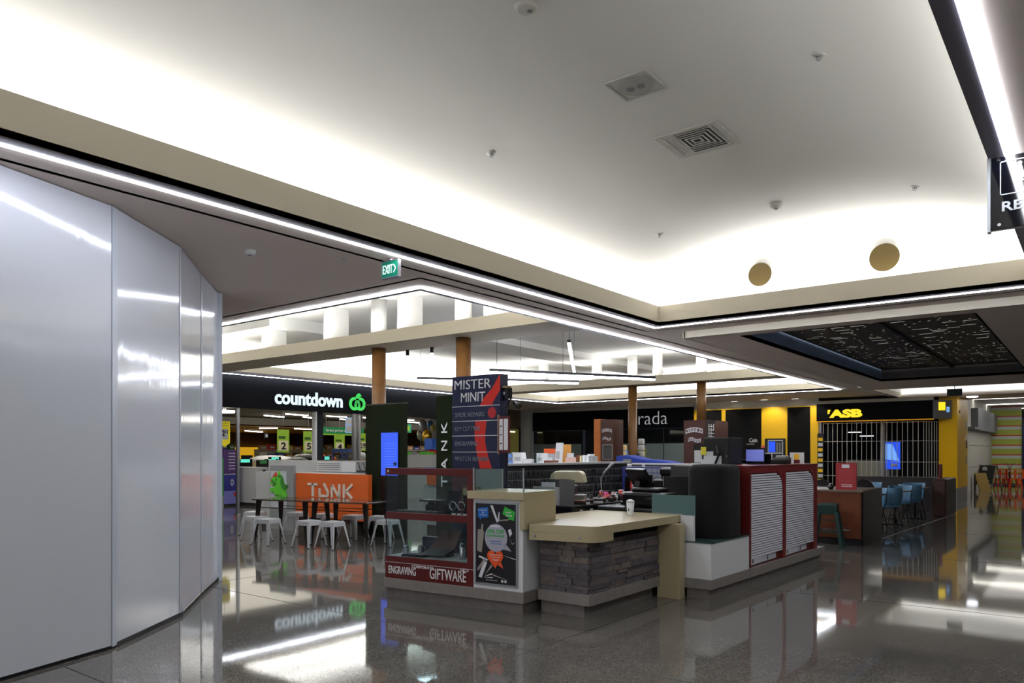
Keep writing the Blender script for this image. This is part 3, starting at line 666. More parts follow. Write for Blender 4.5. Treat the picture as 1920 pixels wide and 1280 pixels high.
for i in range(len(prof)-1):
    for j in range(n): b.f.append((i*n+j, i*n+(j+1) % n, (i+1)*n+(j+1) % n, (i+1)*n+j)); b.sm.append(True)
b.f.append(tuple(range(n))[::-1]); b.f.append(tuple((len(prof)-1)*n+j for j in range(n))); b.sm += [False, False]
b.build('cover', CLOTH, t)
MB().tube([(.2*math.cos(2*math.pi*i/24), .26*math.sin(2*math.pi*i/24), .012) for i in range(25)], .012, 6).build('hem', BLKMT, t)
# red shutter cabinet
rc = thing('shutter_cabinet', 'dark red cabinet with two white roller shutters facing the aisle', 'cabinet', (0, 0, 0))
slabR('kickplate', -4.3, -.03, 8.812, 11.55, 0, .115, KICK, rc); slabR('plinth', -4.32, .015, 8.812, 11.6, .115, .222, KICKL, rc, .004)
slabR('carcass', -3.9, -.03, 8.83, 11.3, .222, 1.42, RED, rc); B(-4.3, -3.905, 8.812, 11.3, .222, 1.43, 'rear_carcass', DGREY, rc)
slabR('top', -3.9, .005, 8.82, 11.32, 1.42, 1.44, RED, rc)
B(-3.9, rx(8.8)+.003, 8.812, 8.83, .222, 1.42, 'end_panel', RED, rc)
SHUT = mat('white_shutter', (196, 198, 206), .45)
FR = mat('red_frame', (112, 26, 30), .3)
for k, (ya, yb) in enumerate(((8.87, 9.93), (10.04, 11.16))):
    t = MB(); zt = 1.39; zb = .25; rad = .2; n = 34
    # curved side frame, upright posts
    dz = (zt-.06-zb-.07)/n
    base = MB()
    base.box(rx(ya)-.03, rx(ya)-.005, ya, yb, zb, zb+.085)
    base.build('shutter_foot', SHUT, rc)
    for i in range(n):
        z0 = zb+.085+i*dz; z1 = z0+dz; zm = z1-(zt-.05-rad); ye = yb
        if zm > 0: ye = yb-rad+math.sqrt(max(rad*rad-min(zm, rad)**2, 0))
        x = rx(ya)-.022; x2 = rx(ye)-.022
        z1 -= dz*.3; t.hexa([(x, ya, z0), (x+.016, ya, z0), (x2+.016, ye, z0), (x2, ye, z0), (x, ya, z1), (x+.012, ya, z1), (x2+.012, ye, z1), (x2, ye, z1)])
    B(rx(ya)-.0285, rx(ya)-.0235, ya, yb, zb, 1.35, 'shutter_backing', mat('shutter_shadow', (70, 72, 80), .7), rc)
    o = t.build('roller_shutter', SHUT, rc); o['kind'] = 'stuff'
    for (u, v) in ((ya+.06, .27), ((ya+yb)/2, .268), (yb-.08, .285)):
        B(rx(u)-.004, rx(u)-.001, u-.012, u+.012, v, v+.05, 'lock_slot', BLACK, rc)
for ya, yb in ((8.83, 8.87), (9.93, 10.04), (11.16, 11.3)):
    slabR('post', rx(ya)-.03, 0, ya, yb, .222, 1.42, FR, rc, .003)
slabR('head_rail', rx(9)-.03, -.001, 8.87, 11.16, 1.35, 1.42, FR, rc)
for yb in (9.93, 11.16):
    # corner infill around the rounded shutter top
    rad = .2; pl = [(yb, 1.35), (yb, 1.34-rad)]+[(yb-rad+rad*math.cos(a), 1.34-rad+rad*math.sin(a)) for a in [i*math.pi/16 for i in range(9)]]+[(yb-rad, 1.35)]
    MB().prism(pl, rx(yb)-.028, rx(yb)-.003, 'x').build('corner_infill', FR, rc)
# ---- navy sign tower
ty0 = 6.55
tw = thing('sign_tower', 'tall navy sign tower with a red arc listing key and shoe services', 'sign', (-5.98, ty0, 0))
B(0, .72, 0, .14, 0, 2.48, 'body', NAVY, tw)
def TF(u, v): return (u*.72, 1.35+v*1.13)           # u right, v up from showcase top to tower top
def tflat(name, poly, m, layer=1): MB().prism([TF(*q) for q in poly], -.001*layer-.001, 0, 'y').build(name, m, tw)
arcp = [(1.0, 1.0), (.985, .86), (.90, .80), (.80, .72), (.735, .64), (.70, .5), (.72, .38), (.77, .25), (.84, .13), (.93, .04), (.66, .04), (.58, .15), (.54, .25), (.50, .38), (.48, .5), (.52, .62), (.56, .70), (.66, .82), (.82, .93), (1.0, 1.04)]
arc_o = [(1.0, .84), (.88, .74), (.78, .64), (.72, .52), (.70, .42), (.70, .32), (.74, .22), (.81, .10), (.89, .0)]
arc_i = [(1.0, 1.0), (.84, .86), (.66, .76), (.56, .66), (.50, .54), (.48, .42), (.49, .32), (.53, .20), (.62, .0)]
for k in range(len(arc_o)-1):
    if k == 3: pass
    tflat('red_arc', [arc_i[k], arc_o[k], arc_o[k+1], arc_i[k+1]], SRED)
B(0, .72, -.0035, 0, 1.35+.545*1.13, 1.35+.69*1.13, 'blue_band', NAVY, tw)
tflat('red_dot', [(.84+.085*math.cos(a*.2618), .617+.055*math.sin(a*.2618)) for a in range(24)], mat('dot_red', (170, 36, 40), .4), 4)
for v in (.69, .54, .39, .225): B(0, .72, -.006, 0, 1.35+v*1.13-.003, 1.35+v*1.13+.004, 'white_line', LETTER, tw)
for s_, u, v, wu, hv in (('MISTER', .06, .865, .76, .095), ('MINIT', .2, .735, .5, .095)):
    text(s_, 'lettering', LETTER, tw, u*.72, -.007, 1.35+v*1.13, w=wu*.72, h=hv*1.13, bold=-.005)
for s_, u, v, wu in (('SHOE REPAIRS', .07, .585, .62), ('KEY CUTTING', .07, .44, .52), ('ENGRAVING', .07, .29, .48), ('WATCH REPAIRS', .07, .135, .7)):
    text(s_, 'small_lettering', mat('grey_lettering', (120, 124, 138), .5), tw, u*.72, -.007, 1.35+v*1.13, w=wu*.72, h=.05)
B(.0, .72, -.004, 0, .9, 1.34, 'lower_red_band', RED, tw)
# framed certificate and gear beside the tower
t = thing('certificate_frame', 'white notices in a dark red wooden frame hung beside the navy tower', 'frame', (YP(935, 820, 6.53).x, 6.525, 1.6)); t.scale = (.75, 1, .95)
B(0, .2, 0, .02, 0, .42, 'frame', DRED, t);  B(.02, .085, -.003, 0, .03, .39, 'notice', PAPER, t); B(.105, .18, -.003, 0, .03, .39, 'notice', PAPER, t); B(-.012, 0, -.004, .02, -.02, .44, 'side_trim', mat('cream_trim', (170, 150, 110), .5), t)
for z_ in (.1, .2, .3): B(.035, .07, -.005, -.003, z_, z_+.012, 'notice_print', BLACK, t)
t = thing('desk_lamp', 'black clip lamp on a curved arm at the side of the navy tower', 'lamp', (-5.225, 6.62, 1.2)); MB().tube([(0, 0, 0), (.0, .0, .9), (.05, .0, 1.0), (.16, -.02, .93)], .008, 8).build('arm', BLKPL, t); MB().tube([(.12, -.015, .95), (.2, -.03, .9)], [.02, .035], 10).build('shade', BLKPL, t); B(-.03, .03, -.03, .03, 0, .02, 'clamp', BLKPL, t)
t = thing('camera_box', 'small black camera with a tan top fixed near the top of the navy tower', 'camera', (-5.235, 6.62, 2.2)); B(-.025, .05, -.03, .05, 0, .12, 'camera_body', BLKPL, t); B(-.02, .045, -.035, .04, .12, .14, 'cap', mat('tan_cap', (150, 130, 90), .5), t); MB().tube([(.0, -.04, .06), (.0, -.03, .06)], .018, 12).build('lens', CHROME, t)
# ---- inside the kiosk
t = thing('key_wall', 'dark back wall hung with rows of key blanks', 'key rack', (-6.32, 7.0, 0))
B(0, .06, 0, 4.2, 0, 1.42, 'board', mat('dark_board', (34, 30, 32), .6), t); B(-.04, .1, -.02, 4.22, 1.42, 1.45, 'top_ledge', LGREY, t)
for z_ in (1.34, 1.22, 1.1, .98): B(.06, .075, .05, 4.1, z_, z_+.008, 'hook_rail', ALU, t)
KEYM = mat('key_steel', (130, 128, 122), .35, .7); kb = MB(); rnd = random.Random(5)
for z_ in (1.34, 1.22, 1.1, .98):
    y = .1
    while y < 4.0:
        h_ = rnd.uniform(.05, .095); b_ = rnd.uniform(.006, .014)
        if rnd.random() < .8: kb.box(.075, .082, y, y+b_, z_-h_, z_); kb.box(.075, .084, y-.006, y+b_+.006, z_-.022, z_-.002)
        y += rnd.uniform(.03, .06)
o = kb.build('key_blanks', KEYM, t); o['kind'] = 'stuff'
kwp = kb
rp = thing('screen_wall', 'charcoal rear screen of the kiosk with white posts and top edge', 'screen', (-6.2, 11.25, 0))
B(0, 2.3, 0, .05, 0, 1.4, 'panel', DGREY, rp); B(0, 2.3, -.005, .055, 1.4, 1.425, 'top_rail', WPAINT, rp)
B(1.35, 1.4, -.012, .05, .8, 1.4, 'post', WPAINT, rp); B(.2, .25, -.012, .05, .8, 1.4, 'post', WPAINT, rp)
B(1.405, 1.5, -.06, -.012, 1.15, 1.25, 'socket_box', BLKPL, rp)
# work benches
bn = thing('work_bench', 'black work bench with white sockets along the inside of the kiosk', 'bench', (-5.5, 7.0, 0))
B(0, .6, .45, 3.3, .78, .95, 'bench_front', BLKPL, bn, .004); B(-.2, .6, .45, 3.3, .95, .965, 'bench_top', BLKMT, bn); B(-.2, .5, .5, 3.2, 0, .78, 'bench_base', DGREY, bn)
for y_ in (.62, .85):
    B(.6, .606, y_, y_+.06, .86, .915, 'socket', WPAINT, bn); B(.606, .61, y_+.02, y_+.04, .88, .9, 'socket_hole', BLACK, bn)
rb = thing('rear_bench', 'black rear bench under the charcoal screen crowded with tools', 'bench', (-6.2, 10.4, 0)); B(0, 1.85, 0, .8, .9, .95, 'bench_top', BLKMT, rb); B(0.05, 1.8, .05, .75, 0, .9, 'bench_base', DGREY, rb)
# key cutting machine with cream hood
p = DP(1060, 897, 9.4)
t = thing('key_machine', 'cream hooded key cutting machine on the inner bench', 'machine', (-5.35, 8.05, .965), .4)
B(-.2, .22, -.14, .16, 0, .1, 'machine_base', mat('machine_grey', (110, 110, 100), .5), t, .01); B(-.12, .1, -.06, .1, .1, .22, 'motor', BLKPL, t, .01)
CREAM = mat('cream_casing', (176, 170, 142), .4)
hood = [(-.24, .2), (-.2, .36), (-.14, .4), (.16, .4), (.2, .37), (.23, .25), (.1, .25), (.04, .29), (-.08, .29), (-.14, .2)]
MB().prism(hood, -.13, .13, 'y').build('hood', CREAM, t, bev=.015)
MB().tube([(-.1, -.13, .15), (-.1, -.17, .15)], .03, 14).build('grinding_wheel', SILV, t); MB().tube([(.08, -.15, .12), (.12, -.2, .2)], .008, 8).build('lever', CHROME, t)
t = thing('organiser', 'grey tray organiser with papers standing at the near end of the inner bench', 'organiser', (-5.3, 7.5, .965)); B(-.2, .2, -.01, .0, 0, .22, 'front_board', LGREY, t); B(.2, .21, -.02, .3, 0, .3, 'side_board', ALU, t); B(-.2, .2, .28, .29, 0, .3, 'back_board', DGREY, t); B(-.18, .18, .02, .27, .0, .02, 'floor_board', DGREY, t)
MB().box(-.15, .05, .1, .11, .02, .27).build('paper', PAPER, t)
# blue drawer cabinet
t = thing('parts_drawers', 'blue parts cabinet with small grey drawers on the rear bench', 'drawers', (-6.1, 10.75, .95)); B(0, .75, 0, .3, 0, .42, 'carcass', mat('blue_steel', (36, 44, 104), .4), t)
DRW = mat('drawer_grey', (120, 124, 138), .4)
for r0 in range(5):
    for c0 in range(6):
        B(.17+c0*.095, .255+c0*.095, -.012, 0, .02+r0*.078, .088+r0*.078, 'drawer', DRW, t)
t = thing('task_lamp', 'slim white anglepoise lamp bending over the key machine', 'lamp', (-5.15, 8.55, .965)); MB().lathe(0, 0, [(.06, 0), (.06, .015), (.01, .02)]).build('base', LGREY, t); MB().tube([(0, 0, .02), (-.02, 0, .3), (.14, 0, .48)], .007, 8).build('arm', LGREY, t); MB().tube([(.02, 0, .36), (.16, 0, .5)], [.012, .02], 10).build('lamp_head', LGREY, t)
# clutter on bench: spray cans, polish tins, tools
rnd = random.Random(21)
cols = [mat('tin_red', (190, 40, 30), .4), mat('tin_black', (18, 18, 20), .3), mat('tin_white', (200, 200, 200), .4), mat('tin_pink', (190, 70, 130), .5), mat('tin_orange', (206, 80, 40), .4)]
cname = ['red', 'black', 'white', 'pink', 'orange']
for i in range(26):
    c = rnd.randrange(5); x = -5.5+rnd.uniform(.0, .5); y = 8.5+i*.068
    t = thing('polish_tin', cname[c]+' polish tin, '+ORD[i]+' from the near end of the inner bench row', 'tin', (x, y, .965), 0, 'polish tins on the bench')
    h_ = rnd.uniform(.04, .11); r_ = rnd.uniform(.025, .04); MB().lathe(0, 0, [(r_, 0), (r_, h_)], 14).build('tin_body', cols[c], t); MB().lathe(0, 0, [(r_*.9, h_), (r_*.9, h_+.012), (r_*.4, h_+.014)], 14).build('tin_lid', cols[1 if c % 2 else 2], t)
for i in range(8):
    y = 8.55+i*.2; x = -5.1+rnd.uniform(-.12, .12)
    t = thing('hand_tool', ORD[i]+' red gripped hand tool from the near end of the inner bench', 'tool', (x, y, .98), rnd.uniform(0, 3), 'red gripped hand tools'); MB().tube([(-.1, 0, .03), (0, 0, .05), (.02, 0, .05)], .012, 8).build('grip', cols[0], t); MB().tube([(.02, 0, .05), (.12, .02, .09)], .006, 6).build('shank', SILV, t); B(-.12, .0, -.02, .02, -.015, .02, 'rest', BLKMT, t)
# hanging packets and extra dark gear
PINK = mat('packet_pink', (190, 70, 120), .5)
for i in range(10):
    c = ('pink', 'white', 'red')[i % 3]; m = (PINK, PAPER, cols[0])[i % 3]; y = 8.9+.12*(i % 5); z_ = 1.0+.12*(i//5)
    t = thing('lace_packet', c+' packet, '+ORD[i]+' on the rack at the far end of the inner bench', 'packet', (-4.93, y, z_), 0, 'packets on the bench rack'); B(0, .01, 0, .09, 0, .1, 'packet_card', m, t); B(.01, .014, .02, .07, .02, .06, 'packet_window', PAPER if i % 3 != 1 else DGREY, t); B(-.02, 0, .03, .06, .05, .08, 'hook', CHROME, t)
t = thing('packet_rack', 'low black rack carrying small coloured packets', 'rack', (-4.96, 8.85, .965)); B(-.02, .0, 0, .75, 0, .32, 'rack_board', BLKPL, t); B(-.1, .05, 0, .75, 0, .02, 'rack_foot', BLKPL, t)
for i in range(7):
    t = thing('shoe_brush', 'black and white shoe brush, '+ORD[i]+' along the front of the inner bench', 'brush', (-4.98-.03*(i % 3), 7.75+i*.13, .965), .3*i, 'shoe brushes'); B(-.08, .08, -.025, .025, .03, .055, 'brush_back', BLKPL if i % 2 else MWOOD, t, .006); B(-.075, .075, -.02, .02, 0, .03, 'bristles', PAPER if i % 2 else BLKMT, t)
# tills
def till(lab, x, y, z, rz, s=1):
    t = thing('till_screen', lab, 'till', (x, y, z), rz)
    B(-.16*s, .16*s, -.14*s, .14*s, 0, .03*s, 'foot', BLKPL, t, .008); MB().prism([(-.02*s, .03*s), (.05*s, .03*s), (.02*s, .26*s), (-.04*s, .26*s)], -.05*s, .05*s, 'x').build('stalk', BLKPL, t)
    MB().hexa([(-.2*s, -.16*s, .08*s), (.2*s, -.16*s, .08*s), (.2*s, .04*s, .4*s), (-.2*s, .04*s, .4*s), (-.2*s, -.13*s, .06*s), (.2*s, -.13*s, .06*s), (.2*s, .07*s, .38*s), (-.2*s, .07*s, .38*s)]).build('screen', BLKPL, t, bev=.008)
    return t
t = till('black touchscreen till tilted back on the inner counter, left of two', -4.5, 8.35, .95, 2.6, 1.15)
tb = thing('till_counter', 'glossy black lower counter carrying the tills and card printer', 'counter', (-4.88, 7.95, 0)); B(0, .96, 0, .84, .0, .95, 'body', BLKPL, tb, .03)
t = till('black customer display on a stalk, right of the touchscreen till', -4.05, 8.5, .95, .5, .9)
t = thing('printer', 'rounded glossy black printer beside the frosted teal divider', 'printer', (-4.25, 8.08, .95), -.1); B(-.3, .32, -.1, .22, 0, .18, 'printer_body', BLKPL, t, .04); B(-.2, .2, -.05, .18, .18, .23, 'printer_lid', BLKPL, t, .03); B(.05, .2, -.106, -.1, .1, .12, 'paper_slot', CHROME, t)
# rear clutter
t = thing('cardboard_box', 'open brown cardboard box on the rear bench', 'box', (-4.75, 10.8, .95), .1); CARD = mat('cardboard', (150, 112, 56), .8)
B(-.28, .28, -.2, -.19, 0, .4, 'front_side', CARD, t); B(-.28, .28, .19, .2, 0, .4, 'back_side', CARD, t); B(-.28, -.27, -.19, .19, 0, .4, 'end_side', CARD, t); B(.27, .28, -.19, .19, 0, .4, 'end_side', CARD, t); B(-.27, .27, -.19, .19, 0, .01, 'bottom', CARD, t)
MB().hexa([(-.28, -.2, .4), (.28, -.2, .4), (.3, -.3, .45), (-.3, -.3, .45), (-.28, -.2, .405), (.28, -.2, .405), (.3, -.3, .455), (-.3, -.3, .455)]).build('flap', CARD, t)
t = thing('grey_hood', 'grey rounded machine hood between the blue drawers and the cardboard box', 'machine', (-5.15, 10.95, .95)); B(-.14, .14, -.12, .12, 0, .1, 'base', BLKPL, t); MB().prism([(-.14, .1), (.14, .1), (.12, .34), (.04, .44), (-.06, .44), (-.13, .3)], -.1, .12, 'y').build('hood', mat('mid_grey', (96, 98, 94), .5), t, bev=.02)
t = thing('stitching_machine', 'black shoe repair machine on the rear bench beside the blue drawers', 'machine', (-5.2, 10.55, .95)); B(-.2, .2, -.1, .15, 0, .25, 'machine_body', BLKPL, t, .03); B(-.1, .22, -.08, .08, .3, .42, 'machine_head', BLKPL, t, .03); B(-.08, .0, -.05, .05, .25, .3, 'neck', BLKPL, t); MB().tube([(.25, 0, .36), (.21, 0, .36)], .07, 18).build('wheel', DKM, t)
for i, (x, c) in enumerate(((-4.47, 'bottle'), (-4.4, 'bottle'))):
    t = thing('glue_bottle', ('short squat' if i == 0 else 'tall thin')+' white glue bottle by the charcoal screen', 'bottle', (x, 10.9, .95)); MB().lathe(0, 0, [(.03, 0), (.03, .1+.08*i), (.012, .13+.08*i), (.008, .18+.1*i)], 14).build('bottle_body', WPAINT, t); MB().cyl(0, 0, .18+.1*i, .2+.1*i, .01, 8).build('cap', PAPER, t)
# things on top of the shutter cabinet and beyond it
bx = thing('black_cabinet_box', 'big matte black box on top of the red cabinet, papers pinned beside it', 'box', (-3.95, 9.7, 1.44)); B(-.3, .06, 0, .5, 0, .36, 'box_body', BLKMT, bx, .01); B(.02, .04, -.004, 0, .1, .12, 'latch', CHROME, bx); B(-.28, .04, -.002, 0, .34, .35, 'trim_edge', DGREY, bx)
nb = thing('notice_board', 'black pinboard covered with white papers and a yellow note', 'notice board', (-3.97, 8.77, 1.3), 0); nb.scale = (.62, 1, .68); B(0, .62, 0, .04, 0, .6, 'board', BLKMT, nb)
for i, (x, z_, w_, h_, a_) in enumerate(((.02, .26, .16, .22, 0), (-.05, .05, .2, .2, 0), (.16, .1, .22, .22, 0), (.22, .2, .2, .26, 0), (.42, .16, .17, .22, 0))):
    B(x, x+w_, -.004-.002*i, 0-.002*i, z_, z_+h_, 'paper', PAPER, nb)
B(.17, .28, -.02, -.016, .4, .54, 'yellow_note', mat('yellow_note', (214, 200, 60), .7), nb)
MB().tube([(.5, -.03, .55), (.55, -.035, .4), (.48, -.03, .25), (.52, -.03, .16)], .02, 8).build('hanging_strap', BLKPL, nb)
for i, (x, y, wx, h_, lab, m) in enumerate(((-3.72, 10.2, .16, .27, 'small touch screen showing pale blue on the red cabinet', mat('pale_screen', (120, 130, 200), .3, emis=(110, 120, 210), estr=.5)), )):
    t = thing('small_screen', lab, 'screen', (x, y, 1.44)); B(-.12, .12, -.01, .01, .04, .2, 'display', m, t); B(-.13, .13, .01, .03, .02, .22, 'casing', BLKPL, t); B(-.08, .08, -.04, .06, 0, .02, 'foot', BLKPL, t)
t = thing('label_tray', 'long low black tray with a white frame on top of the red cabinet', 'tray', (-3.85, 10.35, 1.44)); B(-.25, .5, 0, .2, 0, .06, 'tray_body', BLKPL, t, .01); B(.1, .32, -.004, 0, .06, .15, 'sign_back', BLKPL, t); B(.1, .32, -.01, -.004, .14, .155, 'white_rim', WPAINT, t); B(.305, .32, -.01, -.004, .06, .14, 'white_rim', WPAINT, t)
t = thing('scanner', 'small grey label printer on top of the red cabinet', 'printer', (-3.5, 10.65, 1.5-.06)); B(-.1, .1, -.08, .1, 0, .09, 'printer_body', mat('brown_grey', (78, 70, 66), .4), t, .015); B(-.07, .07, -.06, .08, .09, .12, 'lid', LGREY, t, .01); B(-.22, .0, -.02, .04, .0, .03, 'cable_tray', BLKPL, t)
t = thing('postcard_stand', 'upright card with a yellow and red picture standing on the red cabinet', 'card', (-3.42, 11.05, 1.44)); B(-.1, .1, 0, .006, 0, .16, 'card_face', PAPER, t); B(-.04, .03, -.003, 0, .06, .14, 'yellow_figure', mat('card_yellow', (230, 180, 40), .6), t); B(-.04, .04, -.003, 0, .005, .055, 'red_base', DRED, t); B(-.06, .06, .006, .05, 0, .004, 'foot', PAPER, t)
t = thing('orange_cap_bottle', 'thin bottle with an orange cap behind the black box on the cabinet', 'bottle', (-3.75, 10.6, 1.5)); t.location.z = 1.44; MB().cyl(0, 0, 0, .2, .02, 12).build('bottle_body', LGREY, t); MB().cyl(0, 0, .2, .26, .026, 12).build('cap', cols[4], t)
# ================================================================== JUICE BAR behind the kiosk
g = thing('green_tower', 'dark hedge-green clad tower with a glowing blue menu screen', 'tower', (-11.12, 9.72, 0))
B(0, 1.06, 0, .08, 0, 2.5, 'body', GREEN_T, g); B(-.01, 1.07, -.01, .09, 2.5, 2.52, 'cap', mat('dark_trim', (30, 34, 26), .6), g)
B(.44, .93, -.02, 0, .4, 1.99, 'screen_casing', BLKPL, g)
SCR = mat('menu_screen_blue', (20, 40, 120), .3, emis=(58, 92, 225), estr=1.0)
B(.46, .91, -.026, -.02, 1.17, 1.97, 'menu_screen', SCR, g)
for i in range(12): B(.56, .86, -.028, -.026, 1.22+i*.05, 1.226+i*.05, 'menu_line', mat('menu_line_blue', (60, 90, 200), .3, emis=(105, 140, 245), estr=.9), g)
B(.8, .88, -.029, -.026, 1.36, 1.42, 'menu_icon', NAVY, g)
g = thing('green_tower', 'second hedge-green tower with white letters reading TANK upwards', 'tower', (-8.95, 9.4, 0))
B(0, .72, 0, .12, 0, 2.56, 'body', GREEN_T, g); B(-.01, .73, -.01, .13, 2.56, 2.58, 'cap', MATS['dark_trim'], g)
for i, (ch, z0, z1) in enumerate((('K', 1.93, 2.11), ('N', 1.63, 1.8), ('A', 1.3, 1.5), ('T', 1.02, 1.2))):
    text(ch, 'letter', LW, g, .13, -.012, z0, w=z1-z0, h=.13, spin=90, ext=.006)
tk = thing('juice_counter', 'white juice bar counter with an orange front panel lettered TANK', 'counter', (0, 0, 0))
DBR = mat('dark_brown_base', (62, 54, 48), .5)
B(-14.6, -11.2, 9.62, 10.4, .12, 1.18, 'body', LGREY, tk); B(-14.5, -11.2, 9.7, 10.35, 0, .12, 'kickplate', DBR, tk)
B(-13.0, -10.8, 9.5, 9.6, .3, 1.18, 'orange_panel', ORANGE, tk); B(-13.0, -11.16, 9.55, 9.7, 0, .3, 'base_panel', DBR, tk)
TL = mat('tank_lettering', (208, 200, 190), .5)
x0, z0 = -12.58, .86; cw = .26
# stencil letters built from strokes
def stroke(pts, wd, par, y=9.5, m=TL, name='letter_stroke'):
    for (a, b_), (c, d) in zip(pts[:-1], pts[1:]):
        L = math.hypot(c-a, d-b_); ux, uz = (c-a)/L, (d-b_)/L; nx, nz = -uz*wd/2, ux*wd/2
        MB().prism([(a+nx, b_+nz), (c+nx, d+nz), (c-nx, d-nz), (a-nx, b_-nz)], y-.02, y, 'y').build(name, m, par)
zb, zt = .76, 1.04
pA, pB = YP(578, 905, 9.5), YP(664, 931, 9.5)
LX0, LX1, zt, zb = pA.x, pB.x, YP(600, 906, 9.5).z, YP(620, 932, 9.5).z
lw = (LX1-LX0)/4.35
def lx(i, u): return LX0+i*lw*1.12+u*lw
stroke([(lx(0, 0), zt-.02), (lx(0, .95), zt-.02)], .045, tk); stroke([(lx(0, .5), zt), (lx(0, .5), zb)], .06, tk)
stroke([(lx(1, .05), zt-.1), (lx(1, .05), zb)], .05, tk); stroke([(lx(1, .05), zb+.02), (lx(1, .8), zb+.02), (lx(1, .85), zb+.1), (lx(1, .45), zt)], .05, tk)
stroke([(lx(2, .1), zb), (lx(2, .1), zt-.02), (lx(2, .8), zb), (lx(2, .8), zt)], .05, tk)
stroke([(lx(3, .1), zb), (lx(3, .1), zt)], .05, tk); stroke([(lx(3, .85), zt), (lx(3, .3), (zt+zb)/2), (lx(3, .85), zb)], .05, tk)
text('JUICE BAR', 'small_lettering', TL, tk, LX0+.35, 9.499, zb-.11, w=.95, h=.055)
# upstand with menu boards
B(-14.9, -11.1, 10.15, 10.25, 1.18, 1.43, 'upstand', LGREY, tk)
p0 = YP(595, 866, 10.14); p1 = YP(640, 880, 10.14); 
B(p0.x, p1.x, 10.135, 10.15, 1.2, 1.41, 'menu_board', WPAINT, tk)
for i in range(4): B(p0.x+.03, p1.x-.04, 10.13, 10.135, 1.24+i*.04, 1.25+i*.04, 'menu_print', DGREY, tk)
p2 = YP(668, 870, 10.14)
B(p1.x+.02, p2.x-.02, 10.135, 10.15, 1.2, 1.41, 'menu_board', PAPER, tk); B(p2.x, -11.15, 10.135, 10.15, 1.2, 1.41, 'photo_board', GREYP, tk)
B(p2.x+.02, -11.17, 10.13, 10.135, 1.2, 1.24, 'photo_dark_band', BLACK, tk)
for q in (.06, .22): MB().tube([(p2.x+q, 10.128, 1.4), (p2.x+q+.08, 10.128, 1.24)], .008, 6).build('photo_line', BLACK, tk)
# fruit picture
a, b_ = YP(506, 872, 9.45), YP(556, 938, 9.45)
fp = thing('fruit_picture', 'grey framed picture of green leaves and red fruit beside the orange panel', 'picture', (a.x, 9.45, 0))
fw = b_.x-a.x-.1; B(0, fw, 0, .06, 0, a.z, 'frame_board', GREYP, fp)
B(.03, fw*.72, -.006, 0, .45, a.z-.12, 'print', mat('pale_print', (176, 178, 186), .5), fp)
GL = mat('leaf_green', (80, 170, 40), .6); RL_ = mat('fruit_red', (190, 40, 34), .5); rnd = random.Random(4)
for i in range(60):
    an = rnd.uniform(0, 6.28); rr_ = rnd.uniform(0, .25); cx = min(max(fw*.42+rr_*math.cos(an), .12), fw*.66); cz = a.z-.45+rr_*math.sin(an)*1.05
    s2 = rnd.uniform(.06, .1); th = rnd.uniform(0, 3.14)
    MB().prism([(cx+s2*math.cos(th+k*math.pi/3)*(1.2 if k % 3 == 0 else .6), cz+s2*math.sin(th+k*math.pi/3)*(1.2 if k % 3 == 0 else .6)) for k in range(6)], -.01-.0004*i, -.006, 'y').build('leaf', GL if i % 3 else mat('leaf_dark', (40, 110, 30), .6), fp)
for cx, cz, rr_ in ((.1, .35, .06), (.16, .27, .06), (.22, .2, .05)): MB().prism([(cx+rr_*math.cos(k*.5236), a.z-cz+rr_*math.sin(k*.5236)*1.3) for k in range(12)], -.009, -.006, 'y').build('red_fruit', RL_, fp)
# right part of the bar, seen through the display case
rt_ = thing('juice_counter', 'plain pale counter of the juice bar seen through the glass display case', 'counter', (0, 0, 0))
B(-10.04, -8.0, 10.2, 10.8, .25, 1.0, 'body', LGREY, rt_); B(-10.0, -8.1, 10.25, 10.7, 0, .25, 'kickplate', DBR, rt_)
B(-9.9, -9.0, 10.14, 10.2, 1.0, 1.22, 'orange_panel', ORANGE, rt_); text('Juice', 'lettering', TL, rt_, -9.65, 10.137, 1.05, w=.4, h=.12)
B(-10.0, -8.95, 10.5, 10.6, 1.22, 1.46, 'upstand', LGREY, rt_); B(-9.95, -9.65, 10.49, 10.5, 1.3, 1.44, 'menu_board', WPAINT, rt_)
for i in range(3): B(-9.9+i*.08, -9.87+i*.08, 10.485, 10.49, 1.32, 1.37, 'menu_icon', DGREY, rt_)
# fridges beside the entrance
# tables
TM = mat('dark_steel_table', (34, 30, 28), .3, .4)
TR = math.atan2(.53, 2.53)
def cafe_table(x, y, rz, lab):
    t = thing('cafe_table', lab, 'table', (x, y, 0), rz, None)
    B(0, 1.26, 0, .74, .735, .76, 'tabletop', mat('dark_tabletop', (58, 50, 44), .12), t, .006)
    for sx, sy in ((.09, .09), (1.17, .09), (.09, .65), (1.17, .65)):
        ox = -.05 if sx < .6 else .05; oy = -.04 if sy < .3 else .04
        MB().hexa([(sx+ox-.012, sy+oy-.012, 0), (sx+ox+.012, sy+oy-.012, 0), (sx+ox+.012, sy+oy+.012, 0), (sx+ox-.012, sy+oy+.012, 0), (sx-.04, sy-.03, .735), (sx+.04, sy-.03, .735), (sx+.04, sy+.03, .735), (sx-.04, sy+.03, .735)]).build('leg', TM, t)
    b = MB()
    b.tube([(.08, .1, .6), (1.18, .1, .6)], .008, 6); b.build('brace', TM, t)
    b = MB(); b.tube([(.08, .64, .6), (1.18, .64, .6)], .008, 6); b.build('brace', TM, t)
    return t
cafe_table(-12.12, 7.9, TR, 'left dark metal café table of the pair before the orange juice bar')
cafe_table(-12.12+1.3*math.cos(TR), 7.9+1.3*math.sin(TR), TR, 'right dark metal café table of the pair, nearer the glass display case')
STL = mat('white_steel', (196, 198, 202), .3, .1)
